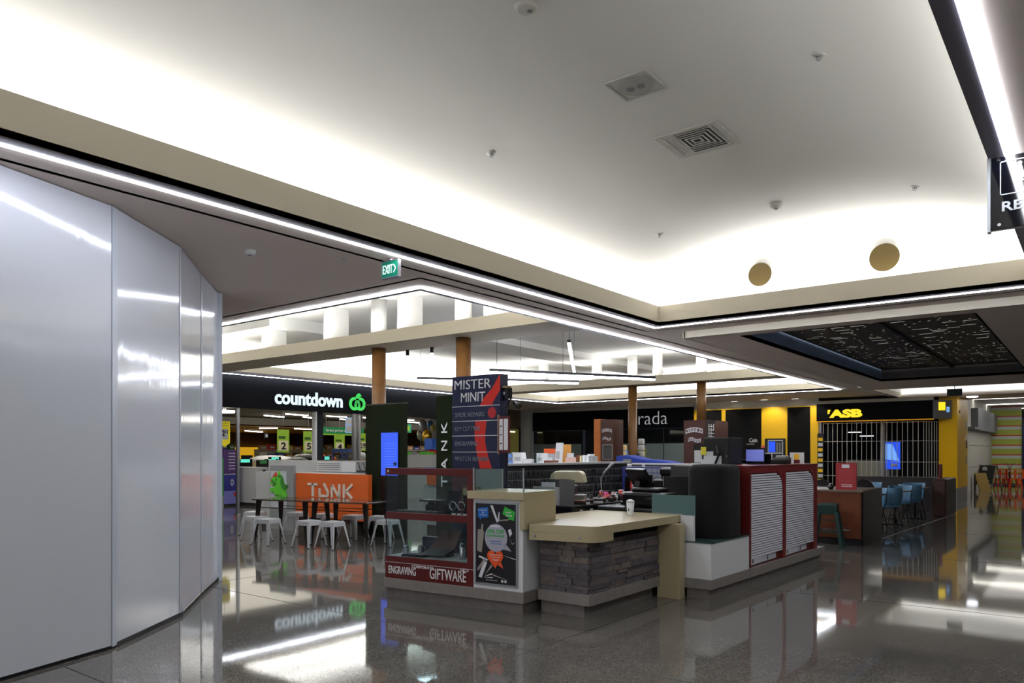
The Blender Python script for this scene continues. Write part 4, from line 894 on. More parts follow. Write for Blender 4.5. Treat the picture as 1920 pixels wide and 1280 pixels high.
def make_stool(lab):
    t = thing('metal_stool', lab, 'stool', (0, 0, 0), 0, 'white metal stools around the café tables')
    b = MB(); r = .15
    b.prism([(-r, -r+.03), (-r+.03, -r), (r-.03, -r), (r, -r+.03), (r, r-.03), (r-.03, r), (-r+.03, r), (-r, r-.03)], .43, .45); b.build('seat', STL, t, bev=.008)
    b = MB()
    for s_ in (-1, 1): b.box(-r+.01, r-.01, s_*r-.006, s_*r+.006, .37, .435).box(s_*r-.006, s_*r+.006, -r+.01, r-.01, .37, .435)
    b.build('apron', STL, t)
    for sx in (-1, 1):
        for sy in (-1, 1):
            x1, y1, x0_, y0_ = sx*(r-.005), sy*(r-.005), sx*.215, sy*.215; w1, w0 = .05, .022
            lg = MB()
            lg.hexa([(x0_, y0_, 0), (x0_-sx*w0, y0_, 0), (x0_-sx*w0, y0_-sy*.008, 0), (x0_, y0_-sy*.008, 0), (x1, y1, .43), (x1-sx*w1, y1, .43), (x1-sx*w1, y1-sy*.008, .43), (x1, y1-sy*.008, .43)])
            lg.hexa([(x0_, y0_, 0), (x0_, y0_-sy*w0, 0), (x0_-sx*.008, y0_-sy*w0, 0), (x0_-sx*.008, y0_, 0), (x1, y1, .43), (x1, y1-sy*w1, .43), (x1-sx*.008, y1-sy*w1, .43), (x1-sx*.008, y1, .43)])
            lo = lg.build('leg', STL, t)
            f = MB().box(x0_-sx*.012-.013, x0_-sx*.012+.013, y0_-sy*.012-.013, y0_-sy*.012+.013, 0, .012).build('rubber_foot', BLACK, lo)
    return t
STOOLS = [(503, 971.5, 10, 'white stool in front of the table, second from the left'), (481, 967, -5, 'white stool at the left end of the tables, front'), (580, 975, 5, 'front white stool, left of the middle pair'),
          (623, 977, 8, 'front white stool, right of the middle pair'), (727, 973.5, 12, 'white stool partly behind the glass display case, front'), (478, 958.5, 20, 'white stool at the left table corner, behind the front one'),
          (557, 959.5, 10, 'white stool behind the table, under its left half'), (607, 962, 0, 'white stool behind the table before the orange panel'), (663, 965, 15, 'white stool behind the table, right of the centre'), (712, 966.5, 25, 'white stool behind the one at the display case')]
s0 = make_stool(STOOLS[0][3])
for i, (px, py, rz, lab) in enumerate(STOOLS):
    p = ZP(px, py, .45); rz = R(rz)
    if i == 0: s0.location = (p.x, p.y, 0); s0.rotation_euler.z = rz
    else: dup(s0, (p.x, p.y, 0), rz, lab)
# ================================================================== pendant light bars
PBK = mat('pendant_black', (14, 15, 20), .4)
def pendant(a, b_, lab, drops):
    a, b_ = Vector(a), Vector(b_); L = (b_-a).length; t = thing('pendant_light', lab, 'lamp', a, math.atan2(b_.y-a.y, b_.x-a.x))
    B(0, L, -.03, .03, 0, .05, 'housing', PBK, t); B(.01, L-.01, -.025, .025, -.035, 0, 'diffuser', LED, t)
    for u in drops: MB().tube([(u*L, 0, .05), (u*L, 0, 4.55-a.z)], .004, 6).build('suspension_cable', PBK, t)
pendant(ZP(782, 711, 3.1), ZP(1085, 717, 3.1), 'lower black pendant light bar crossing behind the navy tower', (.02, .63))
pendant(ZP(918, 696, 3.1), ZP(1228, 710, 3.1), 'upper black pendant light bar reaching farther right', (.04, .42))
pendant(ZP(1067, 642, 3.5), ZP(1077, 697, 3.5), 'short-looking white pendant bar seen end-on above the kiosk', (.03, .9))
# spotlights under the near beam
for px, py, lab in ((853, 668, 'small black spotlight with a white glow beside the second oak column'), (795, 671, 'tiny pale spotlight left of the second oak column')):
    p = ZP(px, py, 3.5); t = thing('spotlight', lab, 'lamp', (p.x, min(p.y, 10.45), 3.5)); MB().cyl(0, 0, 0, .11, .035, 12).build('housing', PBK, t); MB().cyl(0, 0, -.03, 0, .032, 12).build('lens', glow('spot_glow', (1, 1, 1), 4), t)
# ================================================================== SUPERMARKET (left, behind)
FX = -17.5
DARKW = mat('dark_brown_wall', (96, 78, 58), .8); OLIVE = mat('olive_wall', (92, 84, 52), .8)
FASB = mat('black_fascia', (7, 8, 12), .6, spec=.08)
struct(B(FX-.25, FX, 6.2, 22.3, 2.76, S+.05, 'wall_shopfront', FASB)); struct(B(FX-.01, -17.26, 6.2, 25.8, S+.001, S+.05, 'ceiling', CHAN))
struct(B(-21.8, FX, 22.2, 22.3, 0, S+.05, 'wall_return', DGREY)); struct(B(-21.9, -21.8, 22.3, 29.0, 0, S+.05, 'wall_corner', DARKW))
sg = thing('shop_sign', 'illuminated white lowercase word countdown with a green apple-like emblem on black', 'sign', (FX, 0, 0))
CW = glow('sign_cool_white', (.74, .90, 1.0), 1.15); CGRN = glow('sign_green', (.045, .62, .10), 1.1); CGRN2 = glow('sign_green_dark', (.03, .42, .07), 1.0)
ya, yb = XP(515, 745, FX).y, XP(642, 745, FX).y
zlo = XP(575, 760.5, FX).z; zhi = XP(575, 734.5, FX).z
text('countdown', 'lettering', CW, sg, 0, ya, zlo, w=yb-ya, h=zhi-zlo, face='+x', ext=.02, bold=.028)
yc, zc_ = XP(669.5, 752, FX).y, XP(669.5, 752, FX).z; ey = (XP(684, 750, FX).y-XP(654, 750, FX).y)/2; ez = .27
def band(pts, wd, m, name, lay=0):
    b = MB(); P_ = [Vector((yc+u*ey, zc_+v*ez)) for u, v in pts]; L_, R_ = [], []
    for i, p in enumerate(P_):
        d = (P_[min(i+1, len(P_)-1)]-P_[max(i-1, 0)]).normalized(); n = Vector((-d.y, d.x)); k = wd[i] if isinstance(wd, list) else wd
        L_.append(p+n*k*ey/2); R_.append(p-n*k*ey/2)
    for i in range(len(P_)-1): b.prism([tuple(L_[i]), tuple(L_[i+1]), tuple(R_[i+1]), tuple(R_[i])], 0.0, .03+lay*.004, 'x')
    b.build(name, m, sg)
def arcpts(cu, cv, ru, rv, a0, a1, n=16): return [(cu+ru*math.cos(R(a0+(a1-a0)*i/n)), cv+rv*math.sin(R(a0+(a1-a0)*i/n))) for i in range(n+1)]
band(arcpts(-.36, -.3, .5, .58, 75, 300), .27, CGRN, 'emblem_ribbon'); band(arcpts(.36, -.3, .5, .58, 105, -120), .27, CGRN, 'emblem_ribbon')
band(arcpts(0, -.42, .22, .42, 200, -20), .2, CGRN2, 'emblem_ribbon', 1); band(arcpts(.0, -.42, .24, .42, 0, -180), .2, CGRN, 'emblem_ribbon', 1)
band([(-.12, .32), (-.02, .62), (.22, .78), (.42, .62), (.2, .58), (.02, .38)], .2, CGRN, 'emblem_leaf')
# interior
struct(B(-36.1, -36, 4, 31, 0, 3.5, 'wall_market_back', DARKW)); struct(B(-36, FX-.25, 4, 4.1, 0, 3.5, 'wall_market_left', DARKW)); struct(B(-36, -21.9, 30.9, 31, 0, 3.5, 'wall_market_right', OLIVE))
struct(MB().box(-36, -21.9, 4, 31, 3.04, 3.1).box(-21.9, FX-.2, 4, 22.2, 3.04, 3.1).build('ceiling', mat('market_ceiling', (120, 112, 100), .8)))
TIMB = mat('timber_ceiling', (200, 150, 84), .6)
struct(B(-36, -26.5, 8, 31, 2.66, 2.7, 'ceiling', TIMB)); struct(B(-26.55, -26.5, 8, 31, 2.66, 3.04, 'trim_12', mat('grey_bulkhead', (78, 74, 68), .8)))
# shopfront posts
def post(px, lab, m, wd=.1, x=FX-.12, z1=2.76):
    y = XP(px, 800, x).y; t = thing('shopfront_post', lab, 'post', (x, y, 0)); B(-wd/2, wd/2, -wd/2, wd/2, 0, z1, 'shaft', m, t); B(-wd/2-.02, wd/2+.02, -wd/2-.02, wd/2+.02, 0, .04, 'foot_plate', m, t)
post(446, 'thin grey steel post at the left of the supermarket entrance', STEEL, .07); post(664, 'left grey steel post of the pair near the oak column', STEEL, .1); post(673, 'right grey steel post of the pair near the oak column', STEEL, .08)
y0_, y1_ = XP(589, 800, FX-.1).y, XP(604, 800, FX-.1).y
t = thing('shopfront_pillar', 'wide dark pillar in the middle of the supermarket entrance', 'pillar', (FX-.2, y0_, 0)); B(0, .15, .05, y1_-y0_, 0, 2.76, 'shaft', mat('dark_blue_grey', (26, 28, 34), .6, spec=.1), t); B(0, .17, 0, .05, 0, 2.76, 'pale_edge', WPAINT, t)
# ceiling strips
SL = glow('strip_warm', (1, .95, .84), 12)
def strip(px0, py0, px1, py1, z, lab):
    a, b_ = ZP(px0, py0, z), ZP(px1, py1, z); L = (b_-a).length
    t = thing('strip_light', lab, 'lamp', a, math.atan2(b_.y-a.y, b_.x-a.x), 'supermarket ceiling strip lights'); B(0, L, -.05, .05, -.03, 0, 'diffuser', SL, t); B(-.01, L+.01, -.06, .06, 0, .03, 'housing', WPAINT, t)
LIS = [(497, 778, 531, 781, 3.0, 'above the first timber panel'), (537, 775, 576, 778, 3.0, 'highest, left of the dark pillar'), (570, 781, 588, 783, 3.0, 'short one touching the dark pillar'), (487, 802, 520, 802, 2.62, 'on the timber ceiling, left'), (461, 807, 491, 809, 2.62, 'on the timber ceiling, lowest left'),
       (553, 803, 585, 804, 2.62, 'on the timber ceiling, right'), (613, 779, 649, 781, 3.0, 'right of the dark pillar'), (639, 785, 652, 786, 3.0, 'short, before the steel posts'), (683, 782, 692, 783, 3.0, 'cut by the green tower'), (470, 783, 479, 783, 3.0, 'tiny, near the entrance post'),
       (760, 786, 775, 787, 3.0, 'topmost between the green towers'), (760, 790, 788, 792, 3.0, 'second between the green towers'), (761, 794, 786, 799, 3.0, 'third between the green towers'), (772, 800, 787, 801, 3.0, 'lowest between the green towers'), (803, 788, 818, 789, 3.0, 'right of the balloons, upper'), (810, 796, 818, 797, 3.0, 'right of the balloons, lower')]
for a in LIS: strip(*a[:5], 'warm white strip light on the supermarket ceiling, '+a[5])
t = thing('round_ceiling_light', 'round white light at the left edge of the supermarket entrance', 'lamp', ZP(421, 769, 2.95)); MB().lathe(0, 0, [(.3, -.08), (.32, -.06), (.32, 0)], 28).build('diffuser', glow('round_glow', (1, 1, 1), 3), t); MB().cyl(0, 0, 0, .09, .05, 12).build('stem', WPAINT, t)
# hanging banners
def hangsign(px0, py0, px1, py1, x, lab, m, pieces, zc=3.04, extra=None):
    a, b_ = XP(px0, py0, x), XP(px1, py1, x); t = thing('hanging_sign', lab, 'sign', (x, a.y, b_.z)); W_, H_ = b_.y-a.y, a.z-b_.z
    B(-.01, .01, 0, W_, 0, H_, 'board', m, t)
    for (u0, v0, u1, v1, mm) in pieces: B(.01, .016, u0*W_, u1*W_, (1-v1)*H_, (1-v0)*H_, 'print', mm, t)
    MB().tube([(0, W_/2, H_), (0, W_/2, zc-b_.z)], .006, 6).build('cord', LGREY, t)
    return t, W_, H_
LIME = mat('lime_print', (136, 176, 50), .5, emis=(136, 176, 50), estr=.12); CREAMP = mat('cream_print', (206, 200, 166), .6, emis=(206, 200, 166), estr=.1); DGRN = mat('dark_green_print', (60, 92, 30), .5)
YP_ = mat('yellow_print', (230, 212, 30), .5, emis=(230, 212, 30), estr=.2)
for (q, num, lab) in (((520, 805, 542, 848), '2', 'lime green hanging price sign with a big 2'), ((569, 808, 588, 848), '5', 'lime green hanging price sign with a big 5 beside the dark pillar'), ((627, 815, 646, 846), '4', 'lime green hanging price sign with a 4 under the green banner'), ((671, 812, 688, 845), '3.99', 'lime green hanging price sign near the steel posts')):
    t, W_, H_ = hangsign(q[0], q[1], q[2], q[3], -21.5, lab, LIME, [(.1, .28, .68, .4, DGRN), (.1, .48, .9, .92, CREAMP)])
    text(num, 'numeral', BLACK, t, .018, W_*.3, H_*.13, w=W_*(.42 if len(num) < 2 else .6), h=H_*.32, face='+x', bold=.03)
t, W_, H_ = hangsign(411, 789, 431, 830, -18.6, 'yellow hanging price sign pointing down at the hoarding edge', YP_, [(.1, .08, .85, .1, BLACK), (.1, .2, .85, .22, BLACK), (.15, .36, .8, .84, PAPER)])
text('2', 'numeral', BLACK, t, .018, W_*.2, H_*.3, w=W_*.3, h=H_*.28, face='+x', bold=.03); text('11', 'numeral', BLACK, t, .018, W_*.55, H_*.42, w=W_*.22, h=H_*.17, face='+x', bold=.03)
MB().prism([(0, 0), (W_, 0), (W_*.5, -H_*.2)], -.01, .01, 'x').build('pointed_tip', YP_, t)
a, b_ = XP(603, 800, -23), XP(682, 817, -23)
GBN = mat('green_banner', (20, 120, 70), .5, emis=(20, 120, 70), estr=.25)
t = thing('green_banner', 'long green supermarket banner with white words above the checkouts', 'banner', (-23, a.y, b_.z)); W_, H_ = b_.y-a.y, a.z-b_.z
B(-.03, .03, 0, W_, 0, H_, 'board', GBN, t); B(.03, .035, 0, W_, 0, H_*.18, 'lime_edge', LIME, t); text('Great prices everyday', 'lettering', PAPER, t, .037, W_*.08, H_*.35, w=W_*.72, h=H_*.42, face='+x', bold=.02)
for u in (.1, .9): MB().tube([(0, W_*u, H_), (0, W_*u, 3.45-b_.z)], .008, 6).build('cord', LGREY, t)
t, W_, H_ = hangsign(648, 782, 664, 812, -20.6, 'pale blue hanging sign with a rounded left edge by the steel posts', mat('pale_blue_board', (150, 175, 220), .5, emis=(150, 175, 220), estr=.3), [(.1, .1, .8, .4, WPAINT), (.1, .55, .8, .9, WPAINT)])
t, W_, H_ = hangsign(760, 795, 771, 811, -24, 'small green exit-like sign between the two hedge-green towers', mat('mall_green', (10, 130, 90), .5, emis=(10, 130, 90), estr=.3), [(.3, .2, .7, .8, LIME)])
t, W_, H_ = hangsign(495, 812, 503, 821, -27, 'tiny blue and white hanging sign over the distant aisles', NAVY, [(.3, .2, .8, .8, PAPER)])
# yellow wall panels behind, their brightness put in as a material glow
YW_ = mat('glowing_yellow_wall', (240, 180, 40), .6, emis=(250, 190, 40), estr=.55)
a, b_ = XP(440, 838, -35.8), XP(508, 862, -35.8)
t = thing('yellow_feature_wall', 'yellow panel wall with painted-in glow at the back of the supermarket', 'wall panel', (-35.9, a.y, 0)); B(0, .1, 0, (b_.y-a.y)*.55, 0, a.z+.0, 'left_panel', YW_, t); B(0, .1, (b_.y-a.y)*.55+.02, b_.y-a.y, 0, a.z, 'right_panel', YW_, t)
a, b_ = XP(641, 842, -35.8), XP(654, 862, -35.8)
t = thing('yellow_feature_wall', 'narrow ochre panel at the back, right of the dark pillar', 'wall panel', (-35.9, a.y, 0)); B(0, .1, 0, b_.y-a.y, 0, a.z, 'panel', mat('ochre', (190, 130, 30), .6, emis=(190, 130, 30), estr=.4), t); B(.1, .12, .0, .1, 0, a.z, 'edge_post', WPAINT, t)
# checkouts and displays on the shop floor
BEI = mat('beige_checkout', (176, 164, 136), .5); GRN = mat('mid_green', (40, 120, 60), .5)
def stand(name, lab, cat, px0, px1, pytop, x, parts, depth=.5):
    """parts: (z0 fraction, z1 fraction, material, name, inset)"""
    a, b_ = XP(px0, pytop, x), XP(px1, pytop, x); t = thing(name, lab, cat, (x, a.y, 0)); W_, H_ = b_.y-a.y, a.z
    for (z0, z1, m, nm, ins) in parts: B(-depth+ins, ins*.0+.0-(0.0), 0+ins, W_-ins, z0*H_, z1*H_, nm, m, t)
    return t, W_, H_
PURP = mat('purple_card', (72, 34, 110), .5); BLU2 = mat('blue_card', (44, 46, 140), .5); LILAC = mat('lilac_card', (120, 120, 200), .5)
t, W_, H_ = stand('display_stand', 'tall purple and blue cardboard display stand at the entrance', 'display stand', 420, 449, 843, -20.5, [(0, .04, BLACK, 'base', .02), (.04, .27, LILAC, 'lower_tier', 0), (.27, .56, BLU2, 'middle_tier', 0), (.56, .575, WPAINT, 'white_edge', 0), (.575, 1, PURP, 'header', 0)])
for i in range(6): B(.0, .004, W_*.3, W_*.72, H_*(.93-i*.055), H_*(.945-i*.055), 'header_print', PAPER, t)
text('O', 'lettering', PAPER, t, .002, W_*.42, H_*.36, w=W_*.2, h=H_*.12, face='+x', bold=.04); text('L', 'lettering', PAPER, t, .002, W_*.88, H_*.36, w=W_*.1, h=H_*.12, face='+x', bold=.04)
MB().prism([(W_*.6, H_*.24), (W_*.9, H_*.24), (W_*.85, H_*.17), (W_*.65, H_*.17)], 0, .004, 'x').build('red_lips_print', RL_, t)
t, W_, H_ = stand('display_stand', 'green cardboard display stand half hidden by the hoarding end', 'display stand', 408, 420, 858, -19.6, [(0, .25, GREYP, 'base', 0), (.25, 1, GRN, 'body', 0)]); B(0, .004, W_*.1, W_*.6, H_*.5, H_*.62, 'orange_label', ORANGE, t)
B(-.3, -.1, 0, W_, H_, H_+.2, 'orange_goods', mat('orange_goods', (206, 80, 30), .6), t)
t, W_, H_ = stand('checkout', 'beige checkout desk with a brown striped front right of the purple stand', 'checkout', 451, 479, 878, -21.2, [(0, .12, DGREY, 'base', .03), (.12, .95, BEI, 'front', 0), (.95, 1, LGREY, 'top', 0)], .5)
for i in range(3): B(0, .004, .03, W_-.03, H_*(.7-.09*i), H_*(.71-.09*i), 'groove', DBR, t)
t, W_, H_ = stand('checkout', 'white checkout cabinet with a green and white price label', 'checkout', 480, 503, 876, -19.8, [(0, .08, DGREY, 'base', .03), (.08, 1, WPAINT, 'body', 0)], 1.4)
B(0, .004, W_*.35, W_*.62, H_*.28, H_*.85, 'green_label', LIME, t); B(.004, .006, W_*.42, W_*.56, H_*.42, H_*.74, 'white_label', PAPER, t); MB().prism([(W_*.66+.07*math.cos(k*.4), H_*.88+.07*math.sin(k*.4)) for k in range(16)], .0, .005, 'x').build('black_badge', BLACK, t)
def monitor(px, py, x, lab, m=None, w_=.4, h_=.35, base=0):
    p = XP(px, py, x); t = thing('checkout_screen', lab, 'monitor', (x, p.y, 0)); B(-.03, .03, -w_/2, w_/2, p.z-h_, p.z, 'casing', BLKPL, t)
    if m: B(.03, .034, -w_/2+.1, w_/2-.1, p.z-.12, p.z-.01, 'lit_label', m, t)
    B(-.03, .03, -.03, .03, .0, p.z-h_, 'stalk', DGREY, t); B(-.2, .2, -.2, .2, 0, .02, 'foot', DGREY, t)
AQ = mat('aqua_glow', (90, 210, 190), .4, emis=(90, 210, 190), estr=.8)
monitor(459, 860, -23.0, 'black till screen with an aqua label, left of the row', AQ, .55, .7); monitor(463, 853, -27.5, 'dark till screen standing farther back at the left', None, .5, .5); monitor(493, 862, -20.9, 'black and green till screen on the white checkout', GRN, .45, .55); monitor(509, 860, -22.0, 'black till screen with an aqua label beside the grey counter', AQ, .5, .8); monitor(515, 856, -23.5, 'tall black till screen partly behind its neighbour', AQ, .5, .7); monitor(612, 855, -20.5, 'till screen with an aqua label right of the dark pillar', AQ, .4, .5)
# gondola shelving with goods deep in the shop
rnd = random.Random(8)
GOODC = [mat('goods_%s' % n, c, .6) for n, c in (('red', (180, 50, 40)), ('white', (205, 200, 190)), ('tan', (170, 130, 80)), ('green', (70, 120, 60)), ('blue', (60, 80, 150)), ('yellow', (214, 180, 60)), ('brown', (100, 66, 44)))]
GN = ['red', 'white', 'tan', 'green', 'blue', 'yellow', 'brown']
def gondola(x, y0, y1, z1, lab):
    t = thing('shelving_unit', lab, 'shelving', (x, y0, 0)); B(-.4, 0, 0, y1-y0, 0, .1, 'base', DGREY, t); B(-.25, -.2, 0, y1-y0, .1, z1, 'back_panel', BEI, t)
    for z_ in (.5, .9, 1.3, 1.7):
        if z_ < z1: B(-.2, 0, 0, y1-y0, z_, z_+.025, 'shelf', WPAINT, t)
    b = MB()
    return t
def goods(x, y0, y1, z, n, where):
    for i in range(n):
        c = rnd.randrange(7); y = y0+(y1-y0)*(i+.5)/n; w_ = (y1-y0)/n*.42
        t = thing('grocery_pack', '%s grocery pack, %s from the left on the shelf %s' % (GN[c], ORD[i], where), 'package', (x-.1, y, z), 0, 'grocery packs '+where); h_ = rnd.uniform(.14, .3)
        B(-.06, .08, -w_, w_, 0, h_, 'pack', GOODC[c], t); B(.08, .083, -w_*.6, w_*.6, h_*.3, h_*.6, 'pack_label', PAPER, t)
for (x, y0, y1, z1, lab, wh) in ((-31, 15, 19.5, 1.75, 'long beige shelving unit deep in the supermarket, left', 'at the left'), (-31, 20.5, 26.5, 1.75, 'long beige shelving unit deep in the supermarket, behind the green banner', 'under the green banner'), (-27, 24, 29.5, 1.75, 'shelving unit seen between the two green towers', 'between the green towers')):
    gondola(x, y0, y1, z1, lab); goods(x, y0+.1, y1-.1, 1.325, 12, wh); goods(x, y0+.1, y1-.1, 1.725, 12, wh+' top')
# produce heaps (pale)
for (px, py, x, w_, lab) in ((508, 853, -25.5, 1.6, 'pale heap of wrapped produce on a stand beyond the tills'), (533, 855, -26.8, 1.0, 'second pale heap of wrapped produce beyond the tills'), (573, 850, -22.5, 1.0, 'white draped heap left of the dark pillar'), (556, 857, -21.5, .9, 'dark oval basket stand in front of the white heap')):
    p = XP(px, py, x); t = thing('produce_stand', lab, 'stand', (x, p.y, 0)); h_ = p.z
    B(-.4, .4, -w_/2, w_/2, 0, h_-.22, 'table', BEI if 'dark' not in lab else DBR, t)
    MB().lathe(0, 0, [(w_*.5, h_-.22), (w_*.48, h_-.12), (w_*.3, h_-.03), (.05, h_)], 14).build('heap', WPAINT if 'dark' not in lab else BLKPL, t)
t = thing('shopping_trolley', 'blue high-backed trolley parked near the steel posts', 'trolley', (-20.3, XP(645, 850, -20.3).y, 0)); BL = mat('blue_plastic', (40, 60, 120), .4); zt_ = XP(645, 841, -20.3).z
B(-.25, .25, -.3, .3, zt_-.12, zt_, 'top_tray', BL, t); B(-.25, .25, -.3, .3, zt_-.6, zt_-.52, 'lower_tray', BL, t)
for sx in (-.23, .23):
    for sy in (-.28, .28): MB().box(sx-.02, sx+.02, sy-.02, sy+.02, 0, zt_-.12).build('leg', BL, t)
for i, (px, py, m, c) in enumerate(((607, 853, mat('pink_sack', (214, 50, 80), .6), 'pink'), (627, 856, ORANGE, 'orange'), (676, 846, PAPER, 'white'), (683, 848, PAPER, 'white'), (690, 856, GL, 'green'))):
    p = XP(px, py, -20.8+i*.02); t = thing('shopping_sack', '%s sack on the packing shelf %s' % (c, ('right of the pillar', 'left of the blue trolley', 'between the steel posts', 'right of the steel posts', 'at the green tower')[i]), 'sack', (-20.8, p.y, 0))
    B(-.12, .12, -.09, .09, 0, p.z-.25, 'shelf', BEI, t); MB().lathe(0, 0, [(.09, p.z-.25), (.11, p.z-.1), (.05, p.z)], 12).build('sack_body', m, t)
# balloons between the towers
BX = iter([-20.3, -20.9, -20.6, -20.0, -20.25, -20.55])
def balloon(px, py, r, m, lab, star=False):
    x = next(BX)
    p = XP(px, py, x); t = thing('foil_balloon', lab, 'balloon', p)
    b = MB(); n, k = 16, 8
    b.lathe(0, 0, [(max(.01, r*math.sin(math.pi*i/k)), -r*math.cos(math.pi*i/k)*1.1) for i in range(k+1)], n); b.build('balloon_skin', m, t); t.scale = (.5, 1, 1)
    MB().tube([(0, 0, -r*1.1), (.02, 0, -p.z+.03)], .006, 6).build('ribbon', PAPER, t); MB().cyl(.02, 0, -p.z, -p.z+.04, .04, 10).build('weight', BLKPL, t)
balloon(793, 797, .2, mat('silver_foil', (180, 190, 200), .15, .7), 'large silver balloon, highest on the left'); balloon(789, 815, .2, mat('pale_foil', (150, 160, 140), .2, .5), 'pale green balloon below the silver one'); balloon(807, 796, .16, mat('blue_foil', (90, 140, 190), .2, .4), 'blue balloon top right of the bunch'); balloon(801, 818, .24, mat('gold_foil', (190, 150, 40), .2, .5), 'round yellow-gold balloon in the middle of the bunch'); balloon(812, 802, .13, mat('yellow_foil', (210, 190, 110), .2, .4), 'small pale yellow balloon right of the bunch'); balloon(797, 806, .13, mat('pink_foil', (190, 140, 170), .2, .4), 'small pink balloon in the middle of the bunch')
t = thing('display_bin', 'blue and red printed display bin beneath the balloons', 'display stand', (-19.75, XP(811, 840, -19.75).y, 0)); zt_ = XP(809, 822, -19.75).z
B(-.2, .2, -.22, .25, zt_-.4, zt_, 'blue_header', mat('royal_blue', (40, 90, 190), .5), t); MB().lathe(0, 0, [(.18, zt_-.55), (.2, zt_-.48), (.1, zt_-.38)], 12).build('red_goods', RL_, t); B(-.25, .25, -.35, .35, 0, 1.35, 'plinth', WPAINT, t)
for i in range(7): B(.25, .26, -.33+i*.1, -.27+i*.1, 1.3, 1.55, 'white_slat', WPAINT, t)
t = thing('service_desk', 'long pale desk with green boxes between the green towers', 'desk', (-19.0, XP(756, 850, -19.0).y, 0)); W_ = XP(822, 850, -19.0).y-t.location.y; zt_ = XP(790, 852, -19.0).z
B(-.45, 0, 0, W_, 0, zt_, 'desk_body', LGREY, t); B(-.4, -.1, .1, .5, zt_, zt_+.1, 'green_box', GL, t); B(-.4, -.1, W_-.55, W_-.1, zt_, zt_+.1, 'green_box', GL, t); B(-.44, -.4, .5, W_*.6, zt_, zt_+.12, 'screen_back', GREYP, t)

# ================================================================== FAR WALL: dress shop and yellow bank wall
YF = 29.0
struct(B(-22.2, -21.25, YF-.3, YF+.2, 0, S, 'wall_pilaster', LGREY)); struct(B(-13.11, -8.2, YF+.01, YF+.2, 3.34, S, 'wall_bulkhead', BEAM)); struct(B(-21.25, -13.11, YF-.02, YF+.2, 3.47, S, 'wall_bulkhead', BEAM))
rs = thing('dress_shop', 'black fronted shop reading rada with frosted windows', 'shop', (-21.25, YF, 0)); W_ = 21.25-13.11
B(0, W_, -.08, .15, 2.62, 3.47, 'fascia', FASB, rs); 
a, b_ = YP(1197, 796, YF-.1), YP(1251, 770, YF-.1)
text('rada', 'lettering', mat('shop_letters', (190, 190, 192), .4, emis=(190, 190, 192), estr=.35), rs, a.x+21.25, -.085, a.z, w=b_.x-a.x, h=b_.z-a.z, bold=-.012)
n = 6
for i in range(n):
    x0, x1 = W_*i/n+.02, W_*(i+1)/n-.02
    if i == 2: continue
    B(x0, x1, .0, .02, 2.0, 2.6, 'window_pane', DGLASS, rs); B(x0, x1, .0, .02, .1, 1.98, 'frosted_pane', FROST, rs); B(x1, x1+.04, -.01, .05, 0, 2.62, 'mullion', BLACK, rs)
B(W_*2/6, W_*3/6, .3, .35, 0, 2.62, 'doorway_back', BLACK, rs); B(0, W_, -.02, .06, 0, .1, 'base_rail', BLACK, rs)
B(W_*4.05/6, W_*4.4/6, -.01, 0, 1.3, 1.78, 'window_poster', mat('yellow_poster', (150, 142, 70), .6), rs)
for i in range(5): B(W_*4.1/6, W_*(4.3-.02*(i % 2))/6, -.013, -.01, 1.4+i*.07, 1.42+i*.07, 'poster_print', DRED, rs)
B(W_*3.55/6, W_*3.8/6, -.01, 0, 1.5, 1.7, 'blue_sticker', mat('sticker_blue', (60, 110, 190), .6, emis=(60, 110, 190), estr=.3), rs)
# corner shop window with olive light
t = thing('corner_window', 'tall window with olive light left of the pale pilaster', 'window', (-21.78, 27.4, 0)); B(-.02, .02, 0, 1.1, 0, 2.7, 'window_pane', mat('olive_glow', (90, 84, 40), .2, emis=(96, 90, 40), estr=.35), t); B(-.02, .05, -.06, 0, 0, 2.8, 'frame_post', BLACK, t); B(-.02, .05, 1.1, 1.2, 0, 2.8, 'frame_post', BLACK, t)
B(.02, .04, .2, .8, 2.55, 2.6, 'lit_tube', glow('tube_warm', (1, .95, .6), 3), t)
# yellow wall
struct(B(-13.11, -8.2, YF, YF+.15, 0, 3.34, 'wall_yellow', YEL))
for k, (xa, xb, zb_, lab) in enumerate(((-12.93, -11.93, 0, 'left black panel on the yellow wall, half behind the bakery sign'), (-11.75, -10.32, 0, 'widest black panel on the yellow wall with small white words'), (-9.32, -8.49, 0, 'right black panel on the yellow wall beside the bank'))):
    t = thing('black_wall_panel', lab, 'wall panel', (xa, YF, 0)); B(0, xb-xa, -.03, 0, zb_, 3.3, 'panel_face', mat('satin_black', (14, 13, 12), .6, spec=.15), t)
    if k == 1:
        p, q = YP(1405, 829, YF-.03), YP(1420, 821, YF-.03); text('Coin', 'lettering', LETTER, t, p.x-xa, -.034, p.z, w=q.x-p.x, h=q.z-p.z, bold=.02)
        p, q = YP(1374, 828, YF-.03), YP(1385, 822, YF-.03); text('cW', 'lettering', LETTER, t, p.x-xa, -.034, p.z, w=q.x-p.x, h=q.z-p.z, bold=.03); p = YP(1400, 833, YF-.03); B(p.x-xa, p.x-xa+.3, -.034, -.03, p.z, p.z+.025, 'small_print', LETTER, t)
a, b_ = YP(1435, 822, YF), YP(1473, 868, YF)
t = thing('bank_kiosk', 'dark framed recess with a blue screen and shelves in the yellow wall', 'kiosk', (a.x, YF, 0)); W_ = b_.x-a.x; B(0, W_, -.05, 0, .3, a.z, 'surround', BLACK, t)
b = MB().box(.14, W_-.08, -.06, -.05, a.z-.1, a.z-.06).box(.12, .14, -.06, -.05, 1.4, a.z-.06).box(W_-.1, W_-.08, -.06, -.05, .6, a.z-.06).box(.14, W_-.08, -.06, -.05, a.z-.58, a.z-.54); b.build('white_frame', WPAINT, t)
